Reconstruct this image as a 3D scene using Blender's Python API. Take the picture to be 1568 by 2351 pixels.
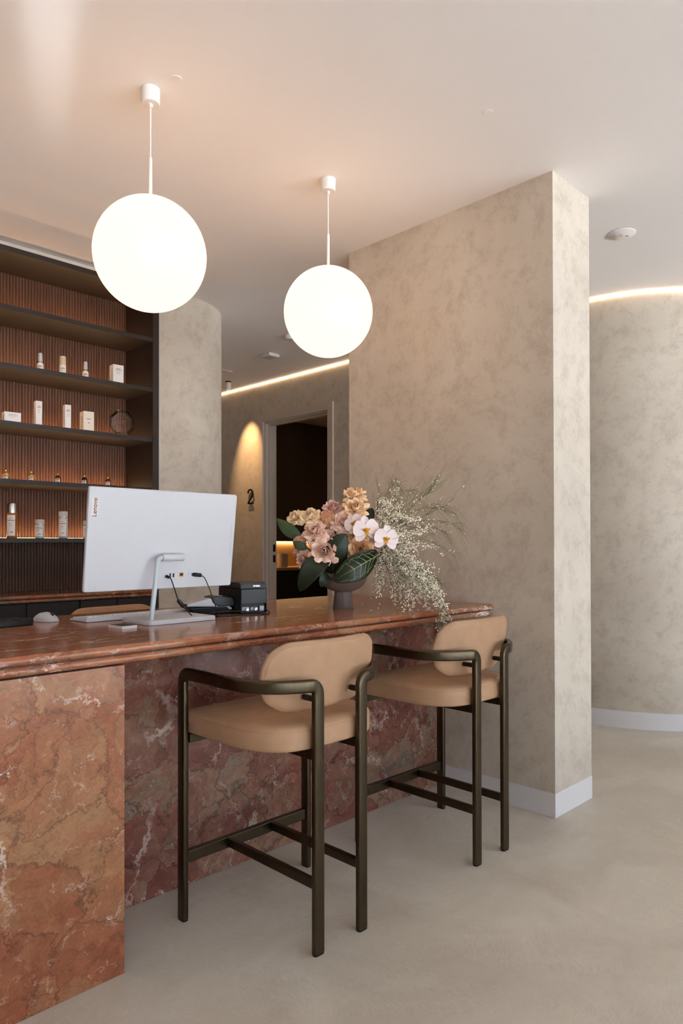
import bpy, math, random
from mathutils import Vector, Matrix, Euler
from math import sin, cos, pi, radians, sqrt, atan2

for o in list(bpy.data.objects): bpy.data.objects.remove(o, do_unlink=True)
S = bpy.context.scene
COL = S.collection
rnd = random.Random(7)
EXPO = 2.74
KL = 2**-2.6      # light levels are stated as they appear after exposure

# ------------------------------------------------------------------ camera
YAW, PIT, ROL = radians(44.791), radians(.5585), radians(-.0855)
fw = Vector((cos(YAW)*cos(PIT), sin(YAW)*cos(PIT), sin(PIT)))
rt0 = Vector((sin(YAW), -cos(YAW), 0)); up0 = rt0.cross(fw)
rt = rt0*cos(ROL) + up0*sin(ROL); up = up0*cos(ROL) - rt0*sin(ROL)
cd = bpy.data.cameras.new('camera'); cam = bpy.data.objects.new('camera', cd); COL.objects.link(cam)
M = Matrix.Identity(4)
for i in range(3): M[i][0], M[i][1], M[i][2] = rt[i], up[i], -fw[i]
M.translation = (0, 0, 1.2)
cam.matrix_world = M
cd.sensor_fit = 'AUTO'; cd.sensor_width = 36; cd.lens = 1617.34/2351*36; cd.shift_y = 59.5/2351
cd.clip_start = .05
S.camera = cam

# ------------------------------------------------------------------ world, window portal, exposure
W = bpy.data.worlds.new('world'); S.world = W; W.use_nodes = True
bg = W.node_tree.nodes['Background']; bg.inputs[0].default_value = (.74, .86, 1.0, 1); bg.inputs[1].default_value = 2.9*KL
CEIL = 2.853
sun = bpy.data.lights.new('sun', 'SUN'); sun.energy = 88*KL; sun.color = (.90, .96, 1.0); sun.angle = radians(.6)
suno = bpy.data.objects.new('sun', sun); COL.objects.link(suno); suno.rotation_euler = (radians(-35), 0, radians(12))   # stands high behind the building
WIN_Y = -3.0
gl = bpy.data.lights.new('ceiling_streak_spot', 'SPOT'); gl.energy = 5000*KL; gl.color = (.82, .92, 1.0); gl.spot_size = radians(2.9); gl.spot_blend = 1.0; gl.shadow_soft_size = .01   # added spot without a fitting, makes the ceiling streak in place of a sun glint
glo = bpy.data.objects.new('ceiling_streak_spot', gl); COL.objects.link(glo); glo.location = (-1.25, -2.9, 2.43)
glo.rotation_euler = (Vector((.61, 1.48, 2.853))-Vector((-1.25, -2.9, 2.43))).to_track_quat('-Z', 'Y').to_euler()
def portal(x0, x1, z0, z1):
    l = bpy.data.lights.new('window_portal', 'AREA'); l.shape = 'RECTANGLE'; l.size = x1-x0; l.size_y = z1-z0
    l.cycles.is_portal = True
    o = bpy.data.objects.new('window_portal', l); COL.objects.link(o)
    o.location = ((x0+x1)/2, WIN_Y-.02, (z0+z1)/2); o.rotation_euler = (radians(90), 0, 0)
WINS = [(-3.1, -.1), (0, 2.7), (2.8, 5.55), (5.65, 8.4)]
for a, b in WINS: portal(a, b, .1, 2.7)
vs = S.view_settings
vs.view_transform = 'Standard'; vs.look = 'None'; vs.gamma = 1; vs.use_curve_mapping = False; vs.exposure = EXPO

# ------------------------------------------------------------------ materials
def new_mat(name):
    m = bpy.data.materials.new(name); m.use_nodes = True
    nt = m.node_tree; return m, nt, nt.nodes['Principled BSDF']
def srgb(r, g, b):
    f = lambda c: (c/255)/12.92 if c/255 <= .04045 else ((c/255+.055)/1.055)**2.4
    return (f(r), f(g), f(b), 1)
def nd(nt, t, **kw):
    n = nt.nodes.new(t)
    for k, v in kw.items():
        if k.startswith('i_'): n.inputs[k[2:].replace('_', ' ')].default_value = v
        else: setattr(n, k, v)
    return n
def lk(nt, a, b): nt.links.new(a, b)
def ramp(nt, fac, stops, interp='LINEAR'):
    r = nt.nodes.new('ShaderNodeValToRGB'); cr = r.color_ramp; cr.interpolation = interp
    while len(cr.elements) > 1: cr.elements.remove(cr.elements[-1])
    cr.elements[0].position = stops[0][0]; cr.elements[0].color = stops[0][1]
    for p, c in stops[1:]:
        e = cr.elements.new(p); e.color = c
    lk(nt, fac, r.inputs[0]); return r.outputs[0]
G = lambda v: (v, v, v, 1)
def mixc(nt, fac, a, b, mode='MIX'):
    n = nt.nodes.new('ShaderNodeMix'); n.data_type = 'RGBA'; n.blend_type = mode
    for s, v in ((0, fac), (6, a), (7, b)):
        if isinstance(v, (int, float)): n.inputs[s].default_value = v
        elif isinstance(v, tuple): n.inputs[s].default_value = v
        else: lk(nt, v, n.inputs[s])
    return n.outputs[2]
def mth(nt, op, a, b=None):
    n = nt.nodes.new('ShaderNodeMath'); n.operation = op
    for s, v in ((0, a), (1, b)):
        if v is None: continue
        if isinstance(v, (int, float)): n.inputs[s].default_value = v
        else: lk(nt, v, n.inputs[s])
    return n.outputs[0]
def vmath(nt, op, a, b=None, scale=None):
    n = nt.nodes.new('ShaderNodeVectorMath'); n.operation = op
    for s, v in ((0, a), (1, b)):
        if v is None: continue
        if isinstance(v, tuple): n.inputs[s].default_value = v
        else: lk(nt, v, n.inputs[s])
    if scale is not None: n.inputs['Scale'].default_value = scale
    return n.outputs[0]
def noise(nt, vec, scale, detail=4, rough=.55, dist=0, out=0):
    n = nd(nt, 'ShaderNodeTexNoise'); n.inputs['Scale'].default_value = scale; n.inputs['Detail'].default_value = detail
    n.inputs['Roughness'].default_value = rough; n.inputs['Distortion'].default_value = dist
    lk(nt, vec, n.inputs['Vector']); return n.outputs[out]
def objco(nt): return nd(nt, 'ShaderNodeTexCoord').outputs['Object']
def bump(nt, h, st, dist=.002):
    b = nd(nt, 'ShaderNodeBump'); b.inputs['Strength'].default_value = st; b.inputs['Distance'].default_value = dist
    lk(nt, h, b.inputs['Height']); return b.outputs[0]

def plain(name, col, rough=.5, metal=0, var=.06, vscale=20, bmp=0, coat=0, spec=.5, trans=0, ior=1.45):
    m, nt, p = new_mat(name); co = objco(nt)
    n = noise(nt, co, vscale, 2)
    c = mixc(nt, n, tuple(x*(1-var) for x in col[:3])+(1,), tuple(min(1, x*(1+var)) for x in col[:3])+(1,))
    lk(nt, c, p.inputs['Base Color'])
    p.inputs['Roughness'].default_value = rough; p.inputs['Metallic'].default_value = metal
    p.inputs['Coat Weight'].default_value = coat; p.inputs['Specular IOR Level'].default_value = spec
    p.inputs['Transmission Weight'].default_value = trans; p.inputs['IOR'].default_value = ior
    if bmp: lk(nt, bump(nt, noise(nt, co, vscale*8, 3), bmp, .001), p.inputs['Normal'])
    return m
def emis(name, col, st, base=None):
    m, nt, p = new_mat(name)
    p.inputs['Base Color'].default_value = (.8, .8, .8, 1); p.inputs['Roughness'].default_value = .4
    if base is not None: p.inputs['Base Color'].default_value = base
    p.inputs['Emission Color'].default_value = tuple(col)+(1,); p.inputs['Emission Strength'].default_value = st*KL
    return m

def plaster_mat(name, light, dark, k=1.0):
    m, nt, p = new_mat(name); co = objco(nt)
    w = noise(nt, co, 1.6, 1, out=1)
    co2 = vmath(nt, 'ADD', co, vmath(nt, 'SCALE', w, scale=.22))
    big = ramp(nt, noise(nt, co2, 1.7, 3, .6), [(.32, G(0)), (.68, G(1))])
    smear = ramp(nt, noise(nt, co2, 11, 6, .76, .12), [(.47, G(0)), (.70, G(1))])
    fine = ramp(nt, noise(nt, co2, 42, 3, .7, 1.6), [(.35, G(0)), (.75, G(1))])
    f = mth(nt, 'ADD', mth(nt, 'MULTIPLY', big, .30), mth(nt, 'MULTIPLY', smear, .34))
    f = mth(nt, 'ADD', f, mth(nt, 'MULTIPLY', mth(nt, 'MULTIPLY', fine, smear), .22))
    f = mth(nt, 'ADD', f, mth(nt, 'MULTIPLY', fine, .08))
    c = mixc(nt, mth(nt, 'MULTIPLY', f, k), light, dark)
    lk(nt, c, p.inputs['Base Color']); p.inputs['Roughness'].default_value = .72; p.inputs['Specular IOR Level'].default_value = .3
    return m

def floor_mat():
    m, nt, p = new_mat('microcement_floor'); co = objco(nt)
    wv = noise(nt, co, .9, 3, out=1)
    co2 = vmath(nt, 'ADD', co, vmath(nt, 'SCALE', vmath(nt, 'SUBTRACT', wv, (.5, .5, .5)), scale=.9))
    cl = vmath(nt, 'ADD', co, vmath(nt, 'SCALE', vmath(nt, 'SUBTRACT', noise(nt, co, 5, 4, out=1), (.5, .5, .5)), scale=.05))
    def strokes(cell, off, sx, sy):
        cs = vmath(nt, 'ADD', cl, (off, off*1.7, 0))
        v = nd(nt, 'ShaderNodeTexVoronoi'); v.voronoi_dimensions = '2D'; v.feature = 'SMOOTH_F1'; v.inputs['Scale'].default_value = cell
        v.inputs['Smoothness'].default_value = .25; lk(nt, cs, v.inputs['Vector'])
        # polar fan around every trowel centre
        d = vmath(nt, 'SUBTRACT', cs, v.outputs['Position'])
        sep = nd(nt, 'ShaderNodeSeparateXYZ'); lk(nt, d, sep.inputs[0])
        ang = mth(nt, 'ARCTAN2', sep.outputs[1], sep.outputs[0])
        ln = nd(nt, 'ShaderNodeVectorMath', operation='LENGTH'); lk(nt, d, ln.inputs[0])
        cmb = nd(nt, 'ShaderNodeCombineXYZ')
        lk(nt, mth(nt, 'MULTIPLY', ang, sx), cmb.inputs[0]); lk(nt, mth(nt, 'MULTIPLY', ln.outputs['Value'], sy), cmb.inputs[1])
        return ramp(nt, noise(nt, cmb.outputs[0], 1, 5, .74), [(.34, G(0)), (.68, G(1))])
    s1 = strokes(.75, 0, 150, 26.0); s2 = strokes(1.1, 3.1, 110, 28.0)
    sel = ramp(nt, noise(nt, co2, 1.6, 3), [(.42, G(0)), (.58, G(1))])
    st = mixc(nt, sel, s1, s2)
    cloud = ramp(nt, noise(nt, co2, 2.1, 5, .62, .6), [(.3, G(0)), (.7, G(1))])
    grit = noise(nt, co, 160, 2)
    f = mth(nt, 'ADD', mth(nt, 'MULTIPLY', st, .48), mth(nt, 'MULTIPLY', cloud, .46))
    f = mth(nt, 'ADD', f, mth(nt, 'MULTIPLY', grit, .10))
    c = mixc(nt, f, srgb(226, 218, 204), srgb(180, 168, 152))
    lk(nt, c, p.inputs['Base Color'])
    lk(nt, mth(nt, 'ADD', mth(nt, 'MULTIPLY', st, .12), .40), p.inputs['Roughness'])
    p.inputs['Specular IOR Level'].default_value = .4
    return m

def marble_mat(name, pal, seed, cell=3.2, vein=.6, white=1.0, stretch=(1, 1, 1), rough=.22, nz=.8, dark=(.05, .02, .015, 1)):
    m, nt, p = new_mat(name)
    mp = nd(nt, 'ShaderNodeMapping'); mp.inputs['Location'].default_value = (seed*3.1, seed*1.7, seed*2.3); mp.inputs['Scale'].default_value = stretch
    lk(nt, objco(nt), mp.inputs['Vector']); co = mp.outputs[0]
    w1 = vmath(nt, 'SUBTRACT', noise(nt, co, 2.0, 4, .6, out=1), (.5, .5, .5))
    w2 = vmath(nt, 'SUBTRACT', noise(nt, co, 13, 5, .72, out=1), (.5, .5, .5))
    cw = vmath(nt, 'ADD', vmath(nt, 'ADD', co, vmath(nt, 'SCALE', w1, scale=.42)), vmath(nt, 'SCALE', w2, scale=.12))
    def vor(sc, feat, vec=cw):
        v = nd(nt, 'ShaderNodeTexVoronoi'); v.feature = feat; v.inputs['Scale'].default_value = sc; lk(nt, vec, v.inputs['Vector']); return v
    big = vor(cell, 'F1'); sml = vor(cell*3.1, 'F1')
    sb = nd(nt, 'ShaderNodeSeparateColor'); lk(nt, big.outputs['Color'], sb.inputs[0])
    ss = nd(nt, 'ShaderNodeSeparateColor'); lk(nt, sml.outputs['Color'], ss.inputs[0])
    n1 = noise(nt, cw, 3.0, 6, .68)
    key = mth(nt, 'ADD', mth(nt, 'MULTIPLY', sb.outputs[0], .34), mth(nt, 'MULTIPLY', ss.outputs[0], .22))
    key = mth(nt, 'ADD', key, mth(nt, 'MULTIPLY', mth(nt, 'SUBTRACT', n1, .5), nz))
    key = mth(nt, 'ADD', key, .22)
    c = ramp(nt, key, [(i/(len(pal)-1), srgb(*q)) for i, q in enumerate(pal)])
    # cloudy mottling
    mo = ramp(nt, noise(nt, cw, 22, 5, .7), [(.3, G(.72)), (.7, G(1.18))])
    c = mixc(nt, 1.0, c, mo, 'MULTIPLY')
    # fine cracks and dark seams
    e1 = vor(cell, 'DISTANCE_TO_EDGE').outputs['Distance']; e2 = vor(cell*3.1, 'DISTANCE_TO_EDGE').outputs['Distance']
    e3 = vor(cell*8, 'DISTANCE_TO_EDGE').outputs['Distance']
    msk = ramp(nt, noise(nt, co, 3.3, 4), [(.4, G(0)), (.62, G(1))])
    s1 = ramp(nt, e1, [(0, G(.9)), (.006, G(.6)), (.022, G(0))])
    s2 = ramp(nt, e2, [(0, G(1)), (.03, G(0))]); s3 = ramp(nt, e3, [(0, G(1)), (.05, G(0))])
    c = mixc(nt, mth(nt, 'MULTIPLY', s1, vein), c, dark)
    c = mixc(nt, mth(nt, 'MULTIPLY', mth(nt, 'MULTIPLY', s2, msk), vein*.75), c, dark)
    c = mixc(nt, mth(nt, 'MULTIPLY', s3, vein*.42), c, dark)
    # white calcite veins
    cv = vmath(nt, 'ADD', co, vmath(nt, 'SCALE', w2, scale=.16))
    def wv(sc, wd, lo, hi, off):
        q = vmath(nt, 'ADD', cv, (off, off*.6, off*1.3))
        n = noise(nt, q, sc, 2, .5, .25)
        a = mth(nt, 'ABSOLUTE', mth(nt, 'SUBTRACT', n, .5))
        r = ramp(nt, a, [(0, G(1)), (wd*.45, G(.8)), (wd, G(0))])
        k = ramp(nt, noise(nt, q, sc*2.1, 3, .65), [(lo, G(0)), (hi, G(1))])
        return mth(nt, 'MULTIPLY', r, k)
    wm = mth(nt, 'MAXIMUM', wv(1.9, .0065, .46, .62, 2.2), wv(3.6, .008, .50, .64, 7.7))
    wm = mth(nt, 'MAXIMUM', wm, mth(nt, 'MULTIPLY', wv(9, .014, .50, .66, 4.1), .7))
    c = mixc(nt, mth(nt, 'MULTIPLY', wm, .85*white), c, srgb(232, 212, 198))
    lk(nt, c, p.inputs['Base Color']); p.inputs['Roughness'].default_value = rough
    p.inputs['Specular IOR Level'].default_value = .5
    return m

def wood_mat(name, a, b, rough=.5, ax=2, sc=1.0):
    m, nt, p = new_mat(name); mp = nd(nt, 'ShaderNodeMapping')
    s = [14*sc, 14*sc, 14*sc]; s[ax] = .9*sc; mp.inputs['Scale'].default_value = s
    lk(nt, objco(nt), mp.inputs['Vector'])
    n = noise(nt, mp.outputs[0], 3, 7, .65, .7)
    cloud = noise(nt, objco(nt), 5, 6, .65)
    c = ramp(nt, mth(nt, 'ADD', mth(nt, 'MULTIPLY', n, .55), mth(nt, 'MULTIPLY', cloud, .45)), [(.3, a), (.7, b)])
    lk(nt, c, p.inputs['Base Color']); p.inputs['Roughness'].default_value = rough
    return m

def metal_mat():
    m, nt, p = new_mat('brushed_bronze'); mp = nd(nt, 'ShaderNodeMapping'); mp.inputs['Scale'].default_value = (260, 260, 4)
    lk(nt, objco(nt), mp.inputs['Vector']); n = noise(nt, mp.outputs[0], 1, 4, .6)
    c = mixc(nt, n, (.062, .048, .030, 1), (.118, .092, .058, 1)); lk(nt, c, p.inputs['Base Color'])
    p.inputs['Metallic'].default_value = 1; lk(nt, mth(nt, 'ADD', mth(nt, 'MULTIPLY', n, .14), .25), p.inputs['Roughness'])
    return m
def leather_mat(name, a, b):
    m, nt, p = new_mat(name); co = objco(nt)
    n = ramp(nt, noise(nt, co, 14, 6, .6), [(.3, G(0)), (.7, G(1))]); c = mixc(nt, n, a, b); lk(nt, c, p.inputs['Base Color'])
    p.inputs['Roughness'].default_value = .58; p.inputs['Specular IOR Level'].default_value = .35
    lk(nt, bump(nt, noise(nt, co, 420, 3), .12, .0006), p.inputs['Normal'])
    return m
def petal_mat(name, base, tip):
    m, nt, p = new_mat(name); co = objco(nt)
    sep = nd(nt, 'ShaderNodeSeparateXYZ'); lk(nt, co, sep.inputs[0])
    n = noise(nt, co, 2.5, 4)
    f = ramp(nt, mth(nt, 'ADD', mth(nt, 'MULTIPLY', n, .9), .05), [(.25, G(0)), (.75, G(1))])
    lk(nt, mixc(nt, f, base, tip), p.inputs['Base Color'])
    p.inputs['Roughness'].default_value = .6; p.inputs['Subsurface Weight'].default_value = .0
    return m
def glass_mat(name, tint=(1, 1, 1, 1), rough=0.0, ior=1.5):
    m, nt, p = new_mat(name); nt.nodes.remove(p)
    out = nt.nodes['Material Output']; t = nd(nt, 'ShaderNodeBsdfTransparent'); t.inputs[0].default_value = tint
    g = nd(nt, 'ShaderNodeBsdfGlossy'); g.inputs['Roughness'].default_value = max(rough, .01)
    fr = nd(nt, 'ShaderNodeFresnel'); fr.inputs[0].default_value = ior
    mx = nd(nt, 'ShaderNodeMixShader'); lk(nt, fr.outputs[0], mx.inputs[0]); lk(nt, t.outputs[0], mx.inputs[1]); lk(nt, g.outputs[0], mx.inputs[2])
    lk(nt, mx.outputs[0], out.inputs[0]); return m

MT = dict(
    plaster=plaster_mat('trowelled_plaster', srgb(216, 204, 188), srgb(162, 148, 132)),
    ceiling=plain('ceiling_paint', srgb(244, 237, 232), .8, var=.015, vscale=2),
    floor=floor_mat(),
    trim=plain('white_trim_paint', srgb(226, 222, 222), .45, var=.02),
    frame=plain('taupe_frame_paint', srgb(206, 192, 178), .5, var=.02),
    marble_a=marble_mat('marble_front', [(116, 62, 42), (143, 80, 54), (156, 93, 63), (162, 106, 74), (168, 120, 84), (164, 124, 90), (142, 82, 58)], 1.0, 4.0, .6, .9, nz=.75, dark=(.06, .022, .012, 1)),
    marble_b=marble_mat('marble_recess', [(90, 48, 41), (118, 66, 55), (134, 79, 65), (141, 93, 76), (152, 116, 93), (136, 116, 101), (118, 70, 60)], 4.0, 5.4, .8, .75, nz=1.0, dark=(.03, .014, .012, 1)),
    marble_t=marble_mat('marble_top', [(100, 50, 34), (134, 72, 47), (158, 90, 58), (168, 108, 74), (158, 114, 86), (136, 106, 86), (142, 76, 50)], 9.0, 5.2, .6, 1.1, stretch=(.55, 1.4, 1), rough=.17, nz=1.15),
    walnut=wood_mat('dark_walnut', srgb(27, 19, 14), srgb(44, 33, 26), .5, 0),
    walnut_v=wood_mat('fluted_walnut', srgb(74, 46, 30), srgb(102, 66, 44), .5, 2),
    black_oak=wood_mat('black_cabinet', srgb(34, 31, 29), srgb(46, 42, 39), .45, 2),
    bronze=metal_mat(), leather=leather_mat('tan_leather', srgb(174, 135, 103), srgb(185, 147, 114)),
    stitch=plain('stitch_thread', srgb(156, 116, 84), .7), rubber=plain('black_rubber', srgb(18, 18, 18), .6),
    white=plain('white_plastic', srgb(198, 197, 200), .38, var=.01), grey=plain('pale_grey_metal', srgb(186, 194, 198), .35, var=.01),
    whitelamp=plain('white_lacquer', srgb(236, 230, 224), .35, var=.01),
    globe=emis('opal_glass_glow', (1.0, .60, .335), 2.5, (.02, .02, .02, 1)),
    led=emis('led_warm', (1.0, .68, .40), 8.0), led_shelf=emis('led_shelf', (1.0, .58, .29), 48.0), led_niche=emis('led_niche', (1.0, .66, .34), 16.0),
    black=plain('black_plastic', srgb(20, 21, 23), .42, var=.03), blacksat=plain('black_metal', srgb(14, 13, 12), .4),
    charcoal=plain('charcoal_plastic', srgb(40, 43, 46), .45), gold=plain('gold_foil', srgb(214, 170, 96), .25, 1),
    silver=plain('silver_cap', srgb(206, 204, 202), .25, 1), carton=plain('white_carton', srgb(240, 232, 226), .6, var=.01),
    cream_carton=plain('cream_carton', srgb(240, 226, 206), .6, var=.01), ink=plain('print_ink', srgb(60, 54, 52), .6),
    paper=plain('label_paper', srgb(238, 226, 216), .6, var=.01), amber=plain('amber_liquid', srgb(196, 124, 48), .12, var=.04, trans=.35),
    redglass=plain('red_glass', srgb(120, 26, 14), .1, trans=.3), darkglass=plain('dark_glass', srgb(26, 24, 28), .1),
    honey=plain('honey_glass', srgb(206, 148, 60), .1, trans=.35), brownglass=plain('brown_glass', srgb(110, 56, 26), .1, trans=.25),
    beige=plain('beige_cap', srgb(222, 196, 160), .4), crystal=glass_mat('crystal', (.93, .90, .87, 1), 0, 1.6),
    wood=wood_mat('light_oak', srgb(196, 150, 96), srgb(220, 178, 122), .5, 0), darkwall=plain('dark_room_paint', srgb(96, 76, 58), .8),
    pane=glass_mat('window_glass'), dkframe=plain('bronze_window_frame', srgb(60, 56, 52), .5),
    vase=plain('taupe_ceramic', srgb(112, 94, 86), .55, var=.05), leaf=plain('dark_leaf', srgb(26, 38, 16), .42, var=.3, vscale=18),
    leafl=plain('leaf_light', srgb(58, 78, 42), .45, var=.15, vscale=12), vein=plain('leaf_vein', srgb(160, 168, 118), .5),
    leafgold=plain('golden_leaf_patch', srgb(140, 128, 62), .5),
    twig=plain('green_twig', srgb(112, 112, 72), .7, var=.2), bloom=plain('broom_blossom', srgb(250, 240, 220), .6, var=.05),
    orchid=plain('orchid_petal', srgb(240, 222, 218), .5, var=.04), lip=plain('orchid_lip', srgb(214, 150, 40), .5, var=.2, vscale=80),
    keycap=plain('keycap_white', srgb(228, 226, 228), .45, var=.01), badge=plain('badge_cream', srgb(222, 208, 200), .5, var=.01),
    speaker=plain('speaker_fabric', srgb(200, 190, 176), .7, var=.03),
)
ROSE = dict(
    peach=petal_mat('peach_petal', srgb(246, 198, 150), srgb(252, 226, 188)), cream=petal_mat('cream_petal', srgb(242, 206, 160), srgb(250, 230, 196)),
    pink=petal_mat('pink_petal', srgb(236, 186, 164), srgb(248, 218, 198)), mauve=petal_mat('mauve_petal', srgb(212, 160, 146), srgb(230, 190, 174)),
    tan=petal_mat('tan_petal', srgb(234, 178, 128), srgb(246, 210, 166)), pompon=petal_mat('pompon_petal', srgb(222, 160, 120), srgb(240, 194, 156)))

# ------------------------------------------------------------------ builders
class MB:
    def __init__(s): s.v = []; s.f = []
    def add(s, vs, fs):
        b = len(s.v); s.v += [tuple(v) for v in vs]; s.f += [tuple(i+b for i in f) for f in fs]; return s
    def box(s, x0, x1, y0, y1, z0, z1):
        return s.add([(x0,y0,z0),(x1,y0,z0),(x1,y1,z0),(x0,y1,z0),(x0,y0,z1),(x1,y0,z1),(x1,y1,z1),(x0,y1,z1)],
                     [(3,2,1,0),(4,5,6,7),(0,1,5,4),(1,2,6,5),(2,3,7,6),(3,0,4,7)])
    def prism(s, poly, z0, z1):
        n = len(poly)
        return s.add([(x,y,z0) for x,y in poly]+[(x,y,z1) for x,y in poly],
                     [tuple(range(n-1,-1,-1)), tuple(range(n,2*n))]+[(i,(i+1)%n,n+(i+1)%n,n+i) for i in range(n)])
    def lathe(s, prof, seg=32, c=(0,0,0)):
        vs = []; fs = []; m = len(prof)
        for k in range(seg):
            a = 2*pi*k/seg
            vs += [(c[0]+r*cos(a), c[1]+r*sin(a), c[2]+z) for r, z in prof]
        for k in range(seg):
            k2 = (k+1) % seg
            for j in range(m-1):
                fs.append((k*m+j, k2*m+j, k2*m+j+1, k*m+j+1))
        b = len(s.v); s.add(vs, fs)
        if prof[0][0] > 1e-6: s.f.append(tuple(b+k*m for k in range(seg-1,-1,-1)))
        if prof[-1][0] > 1e-6: s.f.append(tuple(b+k*m+m-1 for k in range(seg)))
        return s
    def sweep(s, pts, secs, cap=True, closed=False):
        """rings: pts centre, secs list of lists of 3D offsets"""
        n = len(secs[0]); vs = []; fs = []
        for p, sc in zip(pts, secs): vs += [tuple(Vector(p)+Vector(o)) for o in sc]
        m = len(pts)
        for i in range(m if closed else m-1):
            i2 = (i+1) % m
            for j in range(n): fs.append((i*n+j, i*n+(j+1)%n, i2*n+(j+1)%n, i2*n+j))
        if cap and not closed: fs += [tuple(range(n-1,-1,-1)), tuple((m-1)*n+j for j in range(n))]
        return s.add(vs, fs)
    def tube(s, pts, r, n=8, closed=False):
        pts = [Vector(p) for p in pts]; secs = []; u = None
        for i, p in enumerate(pts):
            if closed: t = pts[(i+1)%len(pts)]-pts[i-1]
            else: t = pts[min(i+1, len(pts)-1)]-pts[max(i-1, 0)]
            t.normalize()
            if u is None:
                u = t.orthogonal()
            u = (u-t*u.dot(t)).normalized(); w = t.cross(u)
            rr = r[i] if isinstance(r, (list, tuple)) else r
            secs.append([u*cos(2*pi*k/n)*rr+w*sin(2*pi*k/n)*rr for k in range(n)])
        return s.sweep(pts, secs, True, closed)
    def mesh(s, name):
        me = bpy.data.meshes.new(name); me.from_pydata(s.v, [], s.f); me.update(); return me
    def build(s, name, mat, parent=None, smooth=False, bevel=0, seg=3, auto=40):
        me = s.mesh(name); me.materials.append(mat)
        return obj(name, me, parent, smooth, bevel, seg, auto)
def fixn(me):
    import bmesh
    bm = bmesh.new(); bm.from_mesh(me); bmesh.ops.recalc_face_normals(bm, faces=bm.faces); bm.to_mesh(me); bm.free()
def obj(name, me, parent=None, smooth=False, bevel=0, seg=3, auto=40):
    fixn(me)
    if smooth or bevel:
        for p in me.polygons: p.use_smooth = True
        if auto < 180: me.set_sharp_from_angle(angle=radians(auto))
    o = bpy.data.objects.new(name, me); COL.objects.link(o)
    if parent: o.parent = parent
    if bevel:
        b = o.modifiers.new('bevel', 'BEVEL'); b.width = bevel; b.segments = seg; b.limit_method = 'ANGLE'; b.angle_limit = radians(30); b.harden_normals = True
    return o
def tag(o, label, cat, group=None):
    o['label'] = label; o['category'] = cat
    if group: o['group'] = group
    return o
def thing(name, label, cat, loc=(0,0,0), rotz=0, group=None):
    o = bpy.data.objects.new(name, None); COL.objects.link(o); o.empty_display_size = .05
    o.location = loc; o.rotation_euler = (0,0,rotz); return tag(o, label, cat, group)
def struct(o, label=None):
    o['kind'] = 'structure'
    if label: o['label'] = label
    return o
def bx(name, mat, parent, x0, x1, y0, y1, z0, z1, bevel=0, seg=3):
    return MB().box(x0,x1,y0,y1,z0,z1).build(name, mat, parent, bevel=bevel, seg=seg)
def copy_tree(o, parent=None):
    c = o.copy(); COL.objects.link(c); c.parent = parent
    for ch in [q for q in ALLCH.get(o.name, [])]: copy_tree(ch, c)
    return c
ALLCH = {}
def index_children():
    ALLCH.clear()
    for o in bpy.data.objects:
        if o.parent: ALLCH.setdefault(o.parent.name, []).append(o)
def text_mesh(body, size, extr=.0006, name='lettering'):
    cu = bpy.data.curves.new('t', 'FONT'); cu.body = body; cu.size = size; cu.extrude = extr; cu.align_x = 'CENTER'; cu.align_y = 'CENTER'
    ob = bpy.data.objects.new('t', cu); COL.objects.link(ob)
    dg = bpy.context.evaluated_depsgraph_get(); me = bpy.data.meshes.new_from_object(ob.evaluated_get(dg))
    bpy.data.objects.remove(ob); me.name = name; return me
def text(body, size, mat, parent, loc, rot, sx=1.0):
    me = text_mesh(body, size); me.materials.clear(); me.materials.append(mat)
    o = bpy.data.objects.new('lettering', me); COL.objects.link(o); o.parent = parent; o.location = loc; o.rotation_euler = rot; o.scale = (sx, 1, 1)
    return o
def rrect(x0, x1, y0, y1, r, n=5):
    out = []
    for cx, cy, a0 in ((x1-r,y0+r,-90),(x1-r,y1-r,0),(x0+r,y1-r,90),(x0+r,y0+r,180)):
        for k in range(n+1):
            a = radians(a0+90*k/n); out.append((cx+r*cos(a), cy+r*sin(a)))
    return out

# ------------------------------------------------------------------ setting
FX0, FX1, FY0, FY1 = -3.2, 9.0, -3.0, 8.2
struct(bx('floor', MT['floor'], None, FX0, FX1, FY0, FY1, -.06, 0), 'pale beige trowelled microcement floor')
struct(bx('ceiling', MT['ceiling'], None, FX0, FX1, FY0, FY1, CEIL, CEIL+.1), 'smooth warm white ceiling')
# partition (the square pillar end)
PX0, PX1, PY0, PY1 = 2.857, 3.209, 1.519, 2.774
wp = struct(bx('wall_partition', MT['plaster'], None, PX0, PX1, PY0, PY1, 0, CEIL), 'square ended partition wall in mottled beige plaster')
b = MB()
t = .0025
b.prism([(PX0-t,PY1),(PX0-t,PY0-t),(PX1+t,PY0-t),(PX1+t,PY1),(PX1-.01,PY1),(PX1-.01,PY0+.01),(PX0+.01,PY0+.01),(PX0+.01,PY1)], .0, .106)
struct(b.build('baseboard_partition', MT['trim'], bevel=.0012, seg=1), 'white baseboard round the partition wall')
# rounded column wall beside the shelves
R = .5
poly = [(2.372, 4.0)]
for k in range(25):
    a = radians(90*k/24); poly.append((3.1-R+R*sin(a), 4.0+R-R*cos(a)))
poly += [(3.1, 8.2), (2.9, 8.2), (2.9, 4.75), (2.372, 4.75)]
cw_ = MB().prism(poly, 0, CEIL).build('wall_column', MT['plaster'], smooth=True, auto=35)
struct(cw_, 'round ended plaster wall beside the dark shelves')
struct(bx('trim_1', MT['frame'], None, 2.357, 2.3715, 3.975, 4.02, 0, CEIL-.001), 'pale vertical trim between shelves and rounded wall')
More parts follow.
